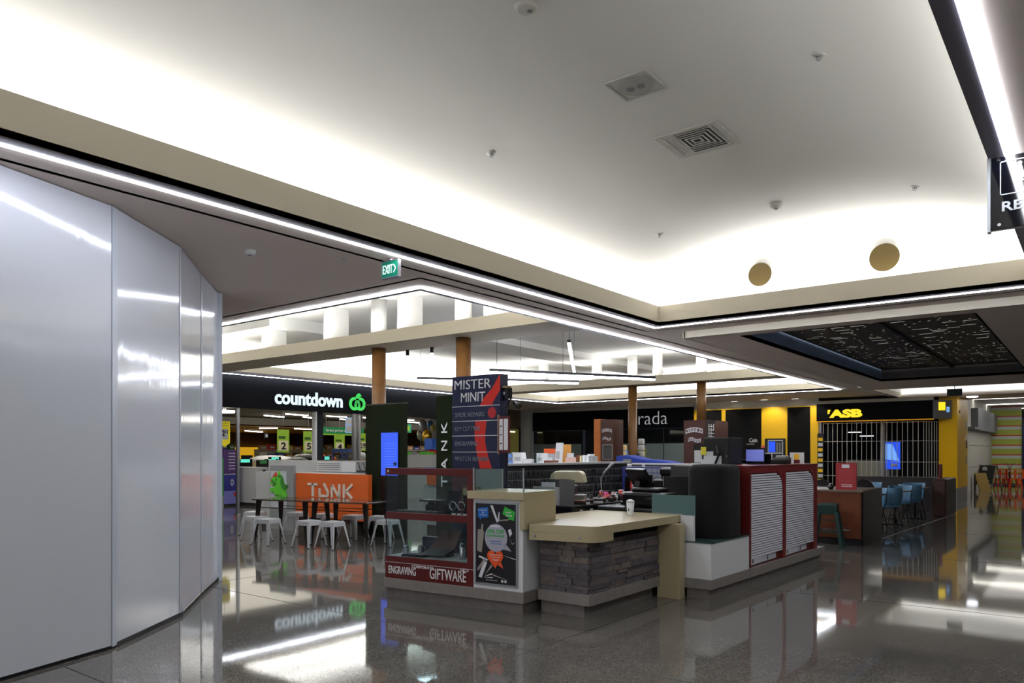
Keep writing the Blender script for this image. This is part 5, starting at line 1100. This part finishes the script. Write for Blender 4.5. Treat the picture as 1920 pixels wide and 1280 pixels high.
BSC = mat('bank_blue_screen', (20, 60, 190), .3, emis=(30, 80, 230), estr=.9); B(.16, .4, -.056, -.05, a.z-.52, a.z-.12, 'blue_screen', BSC, t)
for i in range(3): B(.44+i*.1, .5+i*.1, -.056, -.05, a.z-.52, a.z-.15, 'shelf_divider', GREYP, t)
# soffit downlights washing the yellow wall
for i, (px, py) in enumerate(((1377, 752), (1433, 749), (1491, 747))):
    p = ZP(px, py, S); t = thing('downlight', 'recessed square downlight above the yellow wall, %s of three' % ('left', 'middle', 'right')[i], 'lamp', (p.x, p.y, S)); ring(MB(), (-.13, .13, -.06, .06), 0, .02, -.012, 0).build('trim', WPAINT, t); B(-.13, .13, -.06, .06, -.006, -.001, 'lens', glow('down_glow', (1, .96, .85), 5), t)
for x, wt in ((-12.6, 25), (-9.85, 45), (-8.35, 40), (-11.84, 20)): spot('downlight_beam', (x, 28.3, 3.57), wt, (1, .95, .85), 100, (R(28), 0, 0))

# ================================================================== BANK
AX0, AX1 = -8.25, -4.45
struct(B(AX0-.05, AX1, YF, YF+.2, 3.38, 3.5, 'wall_bulkhead', BEAM)); struct(B(AX0, -4.36, 36, 36.1, 0, 3.5, 'wall_bank_back', mat('bank_dark', (40, 40, 44), .6))); struct(B(AX0-.1, AX0, YF+.2, 36, 0, 3.5, 'wall_bank_left', MATS['bank_dark'])); struct(B(AX0, -4.36, YF+.3, 36, 3.3, 3.0, 'ceiling', MATS['bank_dark']))
bk = thing('bank_fascia', 'black bank fascia with glowing yellow ASB lettering and a yellow lower edge', 'sign', (AX0, YF-.05, 2.75))
B(0, AX1-AX0, 0, .25, 0, .63, 'fascia_board', FASB, bk); B(0, AX1-AX0, -.01, .26, -.03, 0, 'yellow_edge', mat('yellow_edge', (210, 150, 20), .4, emis=(230, 160, 20), estr=.3), bk)
AY = glow('asb_yellow', (1.0, .72, .02), 1.15)
p, q = YP(1555, 783.5, YF-.06), YP(1617, 766, YF-.06); text('ASB', 'lettering', AY, bk, p.x-AX0, -.02, p.z-2.75, w=q.x-p.x, h=q.z-p.z, bold=.06, ext=.015)
p2 = YP(1552, 776, YF-.06); MB().prism([(p2.x-AX0, p2.z-2.75+.0), (p2.x-AX0+.05, p2.z-2.75), (p2.x-AX0+.1, q.z-2.75), (p2.x-AX0, q.z-2.75)], -.03, -.001, 'y').build('accent_mark', AY, bk)
# return of the fascia
SD = mat('grey_side_fascia', (110, 108, 108), .15)
b = MB().prism([(AX1-AX0, .0), (AX1-AX0+.5, .42), (AX1-AX0+.4, .44), (AX1-AX0, .25)], 0, .63); b.build('side_fascia', SD, bk)
MB().prism([(AX1-AX0+.15, .132), (AX1-AX0+.33, .283), (AX1-AX0+.335, .275), (AX1-AX0+.155, .12)], .28, .56).build('yellow_badge', AY, bk)
MB().prism([(AX1-AX0+.36, .31), (AX1-AX0+.44, .375), (AX1-AX0+.445, .367), (AX1-AX0+.365, .298)], .22, .4).build('blue_badge', mat('badge_blue', (120, 170, 230), .4, emis=(120, 170, 230), estr=.8), bk)
gr = thing('folding_grille', 'pale folding security grille of vertical bars closing the bank front', 'grille', (AX0, YF+.1, 0)); BAR = mat('grille_alu', (196, 193, 184), .5)
path = [(x, 0.0) for x in [.2+i*.165 for i in range(21)]]; cx0 = path[-1][0]
for i in range(1, 13): a = i/12*math.pi/2; path.append((cx0+.55*math.sin(a), .55*(1-math.cos(a))+.06*i))
for i, (x, y) in enumerate(path): MB().box(x-.009, x+.009, y-.009, y+.009, .02, 2.68).build('bar', BAR, gr)
for z_ in (.05, .75, 1.27, 2.0, 2.66): MB().tube([(x, y, z_) for x, y in path], .009, 6).build('cross_rail', BAR, gr)
B(0.05, .13, -.02, .06, 0, 2.72, 'end_channel', ALU, gr); 
t = thing('bank_pillar', 'slim white pillar behind the middle of the bank grille', 'pillar', (YP(1653, 850, YF+.3).x, YF+.5, 0)); MB().cyl(0, 0, 0, 2.9, .085, 18).build('shaft', LGREY, t); MB().cyl(0, 0, 2.9, 3.3, .1, 18).build('capital', LGREY, t)
p = YP(1680, 835, YF+1.2); t = thing('bank_display', 'bright blue advertising screen inside the bank', 'screen', (p.x-.28, YF+.75, 0)); B(0, .5, 0, .05, 1.0, 1.98, 'screen_face', BSC, t); MB().prism([(0.02, 1.35), (.48, 1.3), (.25, 1.9), (.02, 1.93)], -.004, 0, 'y').build('light_patch', mat('screen_pale', (110, 160, 240), .3, emis=(110, 165, 245), estr=.9), t); MB().cyl(.3, -.01, 1.1, 1.2, .1, 16).build('white_shape', PAPER, t); B(.15, .35, 0, .05, 0, 1.0, 'stand', BLACK, t)
t = thing('bank_desk', 'pale low desk front behind the bank grille', 'desk', (-7.5, YF+1.0, 0)); B(0, 1.7, 0, .5, 0, 1.3, 'desk_front', mat('pale_desk', (150, 146, 128), .6), t); B(-.02, 1.72, -.02, .52, 1.3, 1.34, 'desk_top', DGREY, t)
for i, (px, py, wd) in enumerate(((1590, 811, .5), (1612, 818, .5), (1548, 805, .5))):
    p = YP(px, py, YF+3); t = thing('pendant_tube', 'thin lit tube hanging inside the dark bank, %s' % ('by the third bar', 'lower right one', 'far left')[i], 'lamp', (p.x, YF+3, p.z)); B(0, wd, 0, .03, 0, .03, 'tube', glow('bank_tube', (.8, .88, 1), 2), t); MB().tube([(wd/2, .015, .03), (wd/2, .015, 3.3-p.z)], .005, 6).build('cable', GREYP, t)
for i, z_ in enumerate((.8, 1.3, 1.8)): pass
t = thing('leaflet_rack', 'narrow black rack of leaflets beside the left bank column', 'rack', (-8.2, YF-.12, 0)); B(0, .22, 0, .02, 0, 2.3, 'rack_back', BLACK, t)
for i in range(9): B(.03, .19, -.02, 0, .5+i*.19, .62+i*.19, 'leaflet', PAPER if i % 2 else YEL, t)
# yellow side pillar
YG = mat('gloss_yellow', (250, 196, 4), .4, spec=.2)
t = thing('yellow_pillar', 'glossy yellow pillar closing the bank corner at the mall aisle', 'pillar', (-4.35, 29.5, 0)); B(.0, .55, 0, 2.55, .38, 2.85, 'lower_cladding', YG, t); B(.01, .54, .02, 2.53, 0, .38, 'skirting', mat('pale_skirting', (130, 140, 140), .3), t); B(0, .55, 0, 2.55, 2.85, 3.5, 'upper_cladding', YEL, t)
for i, (y_, z_) in enumerate(((2.2, 2.4), (2.2, 1.9), (2.2, 1.2))): B(.55, .556, y_-.25, y_+.25, z_, z_+(.35 if i < 2 else .3), 'reflective_panel', mat('pale_yellow_panel', (222, 200, 110), .2), t)
B(.55, .56, 2.1, 2.35, 1.75, 2.05-.02, 'black_device', BLACK, t); B(.55, .57, .4, .55, 2.95, 3.05, 'camera_block', BLACK, t)

# ================================================================== FAR HALL
struct(B(-4.35, -4.2, 32.1, 44, 0, 3.9, 'wall_far_left', mat('far_white', (190, 188, 180), .6))); struct(B(-4.35, 9, 31.5, 62, 3.9, 4.0, 'ceiling', WHITE)); struct(B(-4.35, 9, 31.4, 31.5, 3.5, 4.0, 'trim_14', WHITE))
for i, z_ in enumerate((1.0, 1.9)): struct(B(-4.2, -4.19, 36, 44, z_, z_+.015, 'trim_15', GREYP))
struct(B(-4.2, -3.95, 35.5, 43.9, 2.55, 2.65, 'trim_16', GREYP)); struct(B(-4.2, -3.95, 36.5, 43.9, 2.65, 3.45, 'wall_far_box', mat('grey_box', (118, 120, 126), .5)))
sw = thing('striped_wall', 'wall with red, green and pale grey horizontal stripes beyond the yellow pillar', 'wall', (-4.2, 44, 0)); W_ = 1.24
GS, RS, PS = mat('stripe_green', (168, 180, 80), .6), mat('stripe_red', (196, 50, 50), .6), mat('stripe_pale', (190, 200, 196), .6)
z = .1; k = 0
while z < 3.4:
    B(0, W_, 0, .1, z, z+.27, 'green_band', GS, sw); B(0, W_, 0, .1, z+.27, z+.42, 'pale_band', PS, sw); B(0, W_, -.005, .1, z+.42, z+.47, 'red_band', RS, sw); z += .47
t = thing('dark_blue_screen', 'dark blue lit panel at the right edge beside the striped wall', 'screen', (-2.93, 43.9, 0)); B(0, .6, 0, .1, 0, 3.0, 'panel', mat('dark_blue', (16, 22, 70), .4), t)
for i in range(3): B(.08, .4, -.01, 0, 2.2+.35*i, 2.42+.35*i, 'lit_shape', mat('pale_lit', (170, 190, 230), .4, emis=(170, 190, 230), estr=.8), t)
struct(B(-2.3, 9, 44, 44.2, 0, 3.9, 'wall_far', LGREY))
for i, (py, px0) in enumerate(((748.5, 1806), (759, 1829), (767, 1849))):
    p = ZP(px0, py, 3.86); t = thing('strip_light', 'long ceiling light strip in the far hall, %s' % ('nearest', 'middle', 'farthest')[i], 'lamp', (p.x, p.y, 3.86)); B(0, 6.5, -.06, .06, -.02, 0, 'diffuser', SL, t); B(-.02, 6.52, -.08, .08, 0, .04, 'housing', WPAINT, t)
t = thing('downlight', 'large round glowing downlight at the mouth of the far hall', 'lamp', (YP(1823, 747, 29.6).x, 29.6, 3.5)); MB().lathe(0, 0, [(.13, -.05), (.17, -.03), (.17, 0)], 24).build('lens', glow('round_glow2', (.9, .93, 1), 8), t); MB().lathe(0, 0, [(.19, -.012), (.19, 0)], 24).build('trim', WPAINT, t)
for i, (x, y) in enumerate(((-2.2, 31.0), (-1.2, 30.5))):
    pass
# A-frame board, wood board, cafe chairs
p = ZP(1853, 918, 0)
t = thing('chalkboard_sign', 'A-frame chalkboard with a white round badge in front of the striped wall', 'sign', (p.x, p.y, 0), -.5); BKB = mat('chalkboard', (30, 34, 36), .6); WF = mat('board_wood', (120, 104, 84), .6)
MB().hexa([(-.35, -.3, .25), (.35, -.3, .25), (.35, -.27, .25), (-.35, -.27, .25), (-.35, -.02, 1.05), (.35, -.02, 1.05), (.35, .01, 1.05), (-.35, .01, 1.05)]).build('board_face', BKB, t)
for s_ in (-.37, .34): MB().hexa([(s_, -.38, 0), (s_+.04, -.38, 0), (s_+.04, -.34, 0), (s_, -.34, 0), (s_, -.02, 1.08), (s_+.04, -.02, 1.08), (s_+.04, .02, 1.08), (s_, .02, 1.08)]).build('frame_leg', WF, t); MB().hexa([(s_, .36, 0), (s_+.04, .36, 0), (s_+.04, .4, 0), (s_, .4, 0), (s_, .0, 1.08), (s_+.04, .0, 1.08), (s_+.04, .04, 1.08), (s_, .04, 1.08)]).build('frame_leg', WF, t)
MB().tube([(-.08, -.11, .88), (-.08, -.09, .885)], .11, 18).build('round_badge', PAPER, t)
for i in range(4): MB().hexa([(-.25, -.25+.065*i*.9, .38+.1*i), (.25, -.25+.065*i*.9, .38+.1*i), (.25, -.24+.065*i*.9, .38+.1*i), (-.25, -.24+.065*i*.9, .38+.1*i), (-.25, -.25+.065*i*.9, .41+.1*i), (.25, -.25+.065*i*.9, .41+.1*i), (.25, -.24+.065*i*.9, .41+.1*i), (-.25, -.24+.065*i*.9, .41+.1*i)]).build('chalk_line', PAPER, t)
p = ZP(1824, 920, 0); t = thing('leaning_board', 'plain ochre board leaning behind the yellow pillar', 'board', (p.x+.4, p.y, 0)); MB().hexa([(-.1, -.3, 0), (.25, .1, 0), (.22, .13, 0), (-.13, -.27, 0), (-.3, -.2, .75), (.05, .2, .75), (.02, .23, .75), (-.33, -.17, .75)]).build('board_face', mat('ochre_board', (150, 124, 60), .6), t); B(-.35, -.3, -.1, .1, 0, .7, 'support', DBR, t)
def cafe_chair(px, py, m, lab, rz=0):
    p = ZP(px, py, 0); t = thing('cafe_chair', lab, 'chair', (p.x, p.y, 0), rz)
    B(-.19, .19, -.19, .19, .43, .455, 'seat', m, t)
    for sx in (-1, 1):
        for sy in (-1, 1): MB().hexa([(sx*.23-.015, sy*.23-.015, 0), (sx*.23+.015, sy*.23-.015, 0), (sx*.23+.015, sy*.23+.015, 0), (sx*.23-.015, sy*.23+.015, 0), (sx*.16-.03, sy*.16-.03, .43), (sx*.16+.03, sy*.16-.03, .43), (sx*.16+.03, sy*.16+.03, .43), (sx*.16-.03, sy*.16+.03, .43)]).build('leg', m, t)
    MB().tube([(-.17, .18, .45), (-.17, .22, .85), (.17, .22, .85), (.17, .18, .45)], .016, 8).build('back_frame', m, t); B(-.05, .05, .19, .21, .46, .84, 'back_splat', m, t)
REDM, ORM = mat('red_metal', (180, 34, 24), .35), mat('orange_metal', (214, 84, 24), .35)
cafe_chair(1878, 916, REDM, 'red metal chair behind the chalkboard sign', .4); cafe_chair(1893, 915, REDM, 'red metal chair at the far café table', 2.6); cafe_chair(1905, 917, ORM, 'orange metal chair in front of the far café table', 3.1); cafe_chair(1917, 916, ORM, 'orange metal chair cut by the right edge', 3.4)
p = ZP(1893, 912, 0); t = thing('cafe_table', 'small far table holding a vase of bare twigs', 'table', (p.x, p.y, 0)); B(-.5, .5, -.4, .4, .72, .75, 'tabletop', WPAINT, t); MB().cyl(0, 0, 0, .72, .04, 10).build('pedestal', BLACK, t); MB().cyl(0, 0, 0, .03, .25, 16).build('foot', BLACK, t)
t2 = thing('twig_vase', 'dark vase of bare branching twigs on the far table', 'vase', (p.x, p.y, .75)); MB().lathe(0, 0, [(.04, 0), (.06, .05), (.03, .1)], 12).build('vase_body', BLACK, t2)
for i in range(6): a = i*1.05; MB().tube([(0, 0, .1), (.12*math.cos(a), .12*math.sin(a), .25), (.3*math.cos(a+.3), .3*math.sin(a+.3), .38)], .008, 5).build('twig', DBR, t2)
# ================================================================== BAKERY CAFE kiosk (middle distance) and seating at the right
BR = mat('bakery_brown', (62, 28, 22), .4); ORW = mat('orange_wood', (176, 98, 36), .45, noise=.15, nscale=6)
def banner(par, x, y, z, wd, s_, up=True, face=0):
    """curved white ribbon with brown lettering, built of short segments"""
    n = 8; h_ = wd*.26
    for i in range(n):
        u0, u1 = i/n, (i+1)/n; f = lambda u: (wd*.10*math.sin(math.pi*u) if up else wd*.08*math.sin(2*math.pi*u))
        MB().prism([(x+u0*wd, z+f(u0)), (x+u1*wd, z+f(u1)), (x+u1*wd, z+f(u1)+h_), (x+u0*wd, z+f(u0)+h_)], y-.012, y, 'y').build('ribbon', mat('ribbon_white', (205, 205, 212), .5), par)
    k = len(s_)
    for i, ch in enumerate(s_):
        u = (i+.5)/k; zz = z+(wd*.10*math.sin(math.pi*u) if up else wd*.08*math.sin(2*math.pi*u))
        text(ch, 'letter', BR, par, x+wd*(u-.32/k), y-.014, zz+h_*.2, w=wd*.6/k, h=h_*.6, bold=.02)
def tower(px0, px1, pxs, z0, z1, lab, y=19.8, side_wood=True):
    a, b_ = YP(px0, 800, y).x, YP(px1, 800, y).x; t = thing('bakery_tower', lab, 'tower', (a, y, 0)); W_ = b_-a
    return t, W_
a, b_, c_ = YP(1113, 800, 19.8).x, YP(1126, 800, 19.8).x, YP(1150, 800, 19.8).x
t = thing('bakery_tower', 'narrow brown and orange-wood bakery sign tower with a framed menu', 'sign', (a, 19.8, 0)); w1, w2 = b_-a, c_-a
B(0, w1, .02, .6, 0, 2.62, 'wood_side', ORW, t); B(w1, w2, 0, .6, 0, 2.6, 'brown_face', BR, t)
banner(t, w1+.05, 0, 2.2, w2-w1-.1, 'MUFFIN'); banner(t, w1+.08, 0, 1.98, w2-w1-.16, 'BREAK', False); B(w1+.1, w2-.04, -.01, 0, 1.4, 1.82, 'menu_board', mat('menu_dark', (44, 42, 42), .4), t)
for i in range(5): B(w1+.14, w2-.08, -.014, -.01, 1.45+i*.07, 1.46+i*.07, 'menu_line', GREYP, t)
ring(MB(), (0, 1, 0, 1), 0, 0, 0, 0)
MB().box(w1+.08, w2-.02, -.014, 0, 1.82, 1.84).box(w1+.08, w2-.02, -.014, 0, 1.38, 1.4).box(w1+.08, w1+.1, -.014, 0, 1.4, 1.82).box(w2-.04, w2-.02, -.014, 0, 1.4, 1.82).build('menu_frame', ALU, t)
a, b_, c_ = YP(1282, 800, 19.75).x, YP(1323, 800, 19.75).x, YP(1340, 800, 19.75).x
t = thing('bakery_tower', 'wide brown bakery sign tower with white ribbon lettering around the rightmost oak column', 'sign', (a, 19.75, 0)); w1, w2 = b_-a, c_-a
B(0, w1, 0, 1.0, 0, 2.5, 'brown_face', BR, t); B(w1, w2, .02, .95, 0, 2.48, 'dark_side', mat('dark_side', (30, 20, 20), .4), t); B(w2, w2+.02, .0, .9, 0, 2.48, 'side_edge', BR, t)
banner(t, .06, 0, 2.12, w1-.14, 'MUFFIN'); banner(t, .14, 0, 1.9, w1-.28, 'BREAK', False)
text('COFFEE', 'side_lettering', LETTER, t, w1+.08, .018, 1.72, w=.66, h=.16, spin=90)
bc = thing('bakery_counter', 'brown bakery counter topped with crates and a blue cloth', 'counter', (-12.3, 19.05, 0)); B(0, 3.0, 0, .7, 0, 1.26, 'body', BR, bc); B(-.02, 3.02, -.02, .72, 1.26, 1.3, 'top', DWOOD, bc)
BLC = mat('blue_cloth', (30, 52, 140), .8)
t = thing('blue_cover', 'bright blue cloth draped over the bakery display', 'cloth', (0, 0, 0)); p0, p1 = YP(1161, 850, 18.5), YP(1300, 868, 18.5)
MB().prism([(p0.x, 1.0), (p0.x, 1.5), (p0.x+.3, 1.53), (p0.x+.8, 1.42), (p1.x-.8, 1.38), (p1.x-.4, 1.3), (p1.x, 1.28), (p1.x, 1.0)], 18.3, 18.95, 'y').build('cloth_body', BLC, t, bev=.04)
B(p0.x+.05, p1.x-.05, 18.35, 18.9, 0, 1.0, 'covered_case', BR, t)
B(p0.x+.25, p0.x+.5, 18.28, 18.3, 1.2, 1.42, 'grey_patch', GREYP, t)
for i, (px, py, m, c) in enumerate(((1152, 826, mat('tan_jars', (170, 130, 60), .5), 'tan'), (1156, 842, mat('cream_jars', (200, 180, 130), .5, emis=(220, 190, 120), estr=.2), 'cream'), (1173, 846, BLKPL, 'black'), (1178, 830, PAPER, 'white'))):
    p = YP(px, py, 20.6); t = thing('storage_jars', '%s jar stack on the bakery back shelf, %s' % (c, ('highest beside the narrow tower', 'below the tan one', 'next to the third oak column', 'behind the third oak column')[i]), 'jar', (p.x, 20.75+.2*i, 0)); B(-.1, .1, 0, .2, 0, 1.26, 'shelf_leg', BR, t)
    z_ = 1.26
    while z_ < p.z: MB().lathe(0, .1, [(.09, z_), (.1, z_+.02), (.1, z_+.15), (.07, z_+.18)], 12).build('jar', m, t); z_ += .2
# phone shop counter with boxes
pc_ = thing('phone_counter', 'long white display counter between kiosk and bakery', 'counter', (-11.3, 14.0, 0)); B(0, 3.4, 0, .8, 0, 1.3, 'body', WPAINT, pc_); B(-.03, 3.43, -.03, .83, 1.3, 1.34, 'top', WPAINT, pc_)
def onc(px0, px1, pyt, name, lab, cat, m, y=14.3, d=.2, lean=0, extra=None):
    a, b_ = YP(px0, pyt, y), YP(px1, pyt, y); t = thing(name, lab, cat, (a.x, y, 1.34)); W_, H_ = b_.x-a.x, max(.04, a.z-1.34)
    MB().hexa([(0, 0, 0), (W_, 0, 0), (W_, d, 0), (0, d, 0), (lean, .0, H_), (W_+lean, .0, H_), (W_+lean, d, H_), (lean, d, H_)]).build(name+'_body', m, t)
    if extra: B(W_*.2, W_*.8, -.006, 0, H_*.25, H_*.6, 'label', extra, t)
    return t
onc(962, 979, 848, 'notice_stand', 'white leaning notice stand on the phone counter, near the navy tower', 'stand', PAPER, lean=-.05, extra=LGREY); onc(981, 992, 860, 'white_box', 'low white box right of the leaning notice stand', 'box', WPAINT, extra=PAPER); onc(953, 961, 850, 'blue_card', 'blue and grey card left of the leaning notice stand', 'card', mat('card_blue', (100, 140, 210), .5), d=.03, extra=GREYP)
onc(1006, 1018, 849, 'white_carton', 'tall white carton with rows on the phone counter', 'box', PAPER, extra=LGREY); onc(1018, 1040, 850, 'book_row', 'row of pale slim boxes side by side on the phone counter', 'box', LGREY, y=14.5, extra=PAPER)
onc(1020, 1038, 863, 'brown_box', 'small brown box in front of the pale slim boxes', 'box', MWOOD, y=14.1); onc(1040, 1052, 830, 'menu_holder', 'tall white leaning display holder, highest on the phone counter', 'stand', WPAINT, lean=.04, d=.05, extra=LGREY)
onc(1052, 1062, 833, 'orange_box', 'tan box standing behind the tall white holder', 'box', mat('tan_box', (186, 130, 60), .6), y=14.6); onc(1020, 1041, 841, 'orange_tray', 'orange tray on top of the pale slim boxes', 'tray', mat('orange_tray', (206, 84, 34), .5), y=14.75)
onc(1060, 1080, 857, 'pink_box', 'flat pinkish box under a small photo frame', 'box', mat('pinkish', (180, 150, 140), .6)); onc(1063, 1075, 849, 'photo_frame', 'small white photo frame with a dark picture', 'frame', WPAINT, y=14.55, d=.02, extra=BLACK)
onc(1080, 1086, 853, 'brown_book', 'dark brown book standing on the phone counter', 'book', MWOOD); onc(1087, 1090, 854, 'cream_book', 'cream book next to the brown one', 'book', mat('cream_book', (200, 190, 150), .6)); onc(1092, 1096, 853, 'white_book', 'thin white book right of the cream one', 'book', PAPER); onc(1098, 1103, 851, 'white_book', 'leaning white book near the bakery tower', 'book', PAPER, lean=.05); onc(1104, 1112, 855, 'grey_book', 'grey patterned book closest to the bakery tower', 'book', GREYP)
for i, (px, q) in enumerate(((996, 1), (1003, 0))):
    p = YP(px, 845, 14.05); t = thing('acrylic_stand', 'clear acrylic %s stand at the front of the phone counter' % ('left' if i == 0 else 'right'), 'stand', (p.x, 14.05, 1.34)); MB().hexa([(0, 0, 0), (.12, 0, 0), (.12, .01, 0), (0, .01, 0), (.04, .08, .24), (.1, .08, .24), (.1, .09, .24), (.04, .09, .24)]).build('acrylic_sheet', GLASS, t); B(0, .12, 0, .1, 0, .008, 'foot', ALU, t)
# ================================================================== cafe counter at the right
cc = thing('cafe_counter', 'brown wooden café counter with a dark glossy end panel', 'counter', (0, 0, 0))
B(-5.8, -3.2, 13.8, 15.2, .12, .92, 'front', MWOOD, cc); B(-5.8, -3.22, 13.84, 15.15, 0, .12, 'kickplate', BLACK, cc); B(-5.8, -3.17, 13.78, 15.22, .92, .95, 'top', mat('taupe_top', (112, 96, 84), .35), cc)
B(-3.2, -3.165, 13.8, 15.2, .0, .92, 'end_panel', mat('gloss_dark_panel', (26, 22, 22), .06, spec=.7), cc)
MB().tube([(-5.7, 13.7, .27), (-3.35, 13.7, .27)], .018, 10).build('foot_rail', CHROME, cc); MB().tube([(-3.6, 13.7, .27), (-3.6, 13.82, .27)], .01, 8).build('rail_bracket', CHROME, cc)
p = YP(1585, 900, 14.0); t = thing('menu_sign', 'upright red menu sign with white print on the café counter', 'sign', (YP(1567, 900, 14.0).x, 14.0, .95)); W_ = YP(1606, 900, 14).x-t.location.x; MR = mat('menu_red', (150, 36, 40), .5)
B(0, W_, 0, .03, 0, .47, 'board', MR, t); B(W_*.3, W_*.66, -.004, 0, .38, .44, 'badge', PAPER, t)
for i in range(9): B(W_*.15, W_*.85, -.003, 0, .34-i*.035, .343-i*.035, 'menu_line', mat('pinkline', (190, 110, 110), .6), t)
for i in range(2): B(W_*.28, W_*.8, -.003, 0, .05+.03*i, .06+.03*i, 'white_line', PAPER, t)
for i, (px, y) in enumerate(((1541, 15.3), (1621, 15.3))):
    p = YP(px, 898, y); t = thing('bar_chair', 'black round-backed chair behind the café counter, %s of the red menu sign' % ('left' if i == 0 else 'right'), 'chair', (p.x, y, 0)); h_ = p.z
    MB().prism([(-.17, h_-.3)]+[(-.17*math.cos(a*math.pi/10), h_-.17+.17*math.sin(a*math.pi/10)) for a in range(11)]+[(.17, h_-.3)], -.02, .02, 'y').build('backrest', BLKPL, t); B(-.2, .2, -.02, .38, .68, .73, 'seat', BLKPL, t)
    for sx in (-.17, .17):
        for sy in (0, .34): MB().cyl(sx, sy, 0, .68, .014, 8).build('leg', BLKPL, t)
    MB().box(-.03, .03, -.01, .01, .7, h_-.28).build('back_post', BLKPL, t)
t = thing('black_bottle', 'small round black pot at the left of the red menu sign', 'pot', (YP(1558, 915, 13.9).x, 13.9, .95)); MB().lathe(0, 0, [(.03, 0), (.05, .03), (.045, .07), (.02, .09)], 14).build('pot_body', BLKPL, t); MB().cyl(0, 0, .09, .11, .02, 10).build('lid', CHROME, t)
# green stool
GSM = mat('bottle_green_plastic', (10, 44, 40), .5)
t = thing('bar_stool', 'dark green plastic high stool in front of the café counter', 'stool', (-3.62, 13.36, 0), .15)
B(-.15, .15, -.15, .15, .70, .74, 'seat', GSM, t, .015); B(-.16, .16, -.155, -.13, .56, .72, 'apron', GSM, t, .01); B(-.16, .16, .13, .155, .56, .72, 'apron', GSM, t, .01); B(-.155, -.13, -.13, .13, .56, .72, 'apron', GSM, t); B(.13, .155, -.13, .13, .56, .72, 'apron', GSM, t)
for sx in (-1, 1):
    for sy in (-1, 1): MB().hexa([(sx*.23-.025, sy*.21-.025, 0), (sx*.23+.025, sy*.21-.025, 0), (sx*.23+.025, sy*.21+.025, 0), (sx*.23-.025, sy*.21+.025, 0), (sx*.14-.03, sy*.13-.03, .6), (sx*.14+.03, sy*.13-.03, .6), (sx*.14+.03, sy*.13+.03, .6), (sx*.14-.03, sy*.13+.03, .6)]).build('leg', GSM, t)
B(-.2, .2, -.185, -.17, .26, .29, 'footrest', GSM, t); B(-.18, .18, -.17, -.155, .46, .48, 'rung', GSM, t)
# blue chairs and tables
BLC_ = mat('pale_blue_chair', (96, 140, 172), .45); TW = mat('table_ply', (60, 46, 38), .4)
def tub_chair(lab):
    t = thing('tub_chair', lab, 'chair', (0, 0, 0), 0, 'pale blue café chairs'); pts_ = []
    b = MB(); n = 12
    for z_, r_, k in ((.44, .2, .9), (.52, .235, 1), (.70, .25, 1), (.84, .255, 1)):
        for i in range(n+1): a = R(-20+220*i/n); b.v.append((r_*math.cos(a), r_*math.sin(a), z_ if i not in (0, n) else min(z_, .66)))
    for j in range(3):
        for i in range(n): q = j*(n+1)+i; b.f.append((q, q+1, q+n+2, q+n+1)); b.sm.append(True)
    o = b.build('shell', BLC_, t); md = o.modifiers.new('thick', 'SOLIDIFY'); md.thickness = .02
    MB().lathe(0, 0, [(.2, .42), (.22, .45), (.2, .47)], 18).build('seat', BLC_, t)
    for sx in (-1, 1):
        for sy in (-1, 1): MB().tube([(sx*.13, sy*.13, .43), (sx*.21, sy*.21, 0)], .011, 8).build('leg', BLKPL, t)
    MB().tube([(-.18, -.18, .16), (.18, -.18, .16), (.18, .18, .16), (-.18, .18, .16), (-.18, -.18, .16)], .007, 6).build('stretcher', BLKPL, t)
    return t
places = [(-3.75, 16.3, 0), (-3.75, 17.3, math.pi), (-3.6, 18.0, 0), (-3.6, 19.15, math.pi), (-3.55, 20.0, 0), (-3.65, 21.1, math.pi), (-4.6, 16.6, 0), (-4.6, 18.6, 0), (-4.6, 20.9, math.pi)]
names_ = ['nearest blue chair beside the café counter end', 'second blue chair from the counter along the aisle', 'third blue chair along the aisle', 'fourth blue chair along the aisle', 'fifth blue chair along the aisle', 'last blue chair along the aisle by the dark screen', 'inner row blue chair nearest the counter', 'middle chair of the inner blue row', 'inner row blue chair by the dark screen']
c0 = tub_chair(names_[0]); 
for i, (x, y, rz) in enumerate(places):
    if i == 0: c0.location = (x, y, 0); c0.rotation_euler.z = rz+math.pi
    else: dup(c0, (x, y, 0), rz+math.pi, names_[i])
for i, (x, y) in enumerate(((-3.75, 16.8), (-3.6, 18.58), (-3.55, 20.58))):
    t = thing('cafe_table', 'small dark café table between blue chairs, %s from the counter' % ('first', 'second', 'third')[i], 'table', (x, y, 0)); B(-.3, .3, -.25, .25, .73, .75, 'tabletop', TW, t); MB().cyl(0, 0, .02, .73, .03, 10).build('pedestal', BLKPL, t); B(-.22, .22, -.22, .22, 0, .02, 'foot', BLKPL, t)
# dark screen round the seating
ds = thing('seating_screen', 'low dark brown screen closing the far end of the blue chair area', 'screen', (0, 0, 0)); B(-5.9, -3.3, 22.9, 23.05, 0, .93, 'long_panel', mat('near_black_wood', (30, 20, 16), .4), ds); B(-3.3, -3.0, 21.4, 23.1, 0, .94, 'end_block', DWOOD, ds, .03)
t = thing('menu_sign', 'narrow dark red sign standing on the end of the dark seating screen', 'sign', (-3.2, 21.7, .94)); B(0, .03, 0, .35, 0, .36, 'board', MR, t); B(.03, .034, .14, .2, .28, .32, 'badge', PAPER, t)
q0, q1 = ZP(1652, 1010, 0), ZP(1793, 963, 0)
d = (q1-q0).normalized(); t = thing('floor_strip', 'thin bright metal strip edging the café floor', 'floor trim', (q0.x, q0.y, 0), math.atan2(d.y, d.x)); B(0, (q1-q0).length, -.012, .012, 0, .004, 'strip', mat('bright_metal', (200, 200, 205), .3, .3), t); B(0, (q1-q0).length, .012, .03, 0, .003, 'dark_edge', BLACK, t)
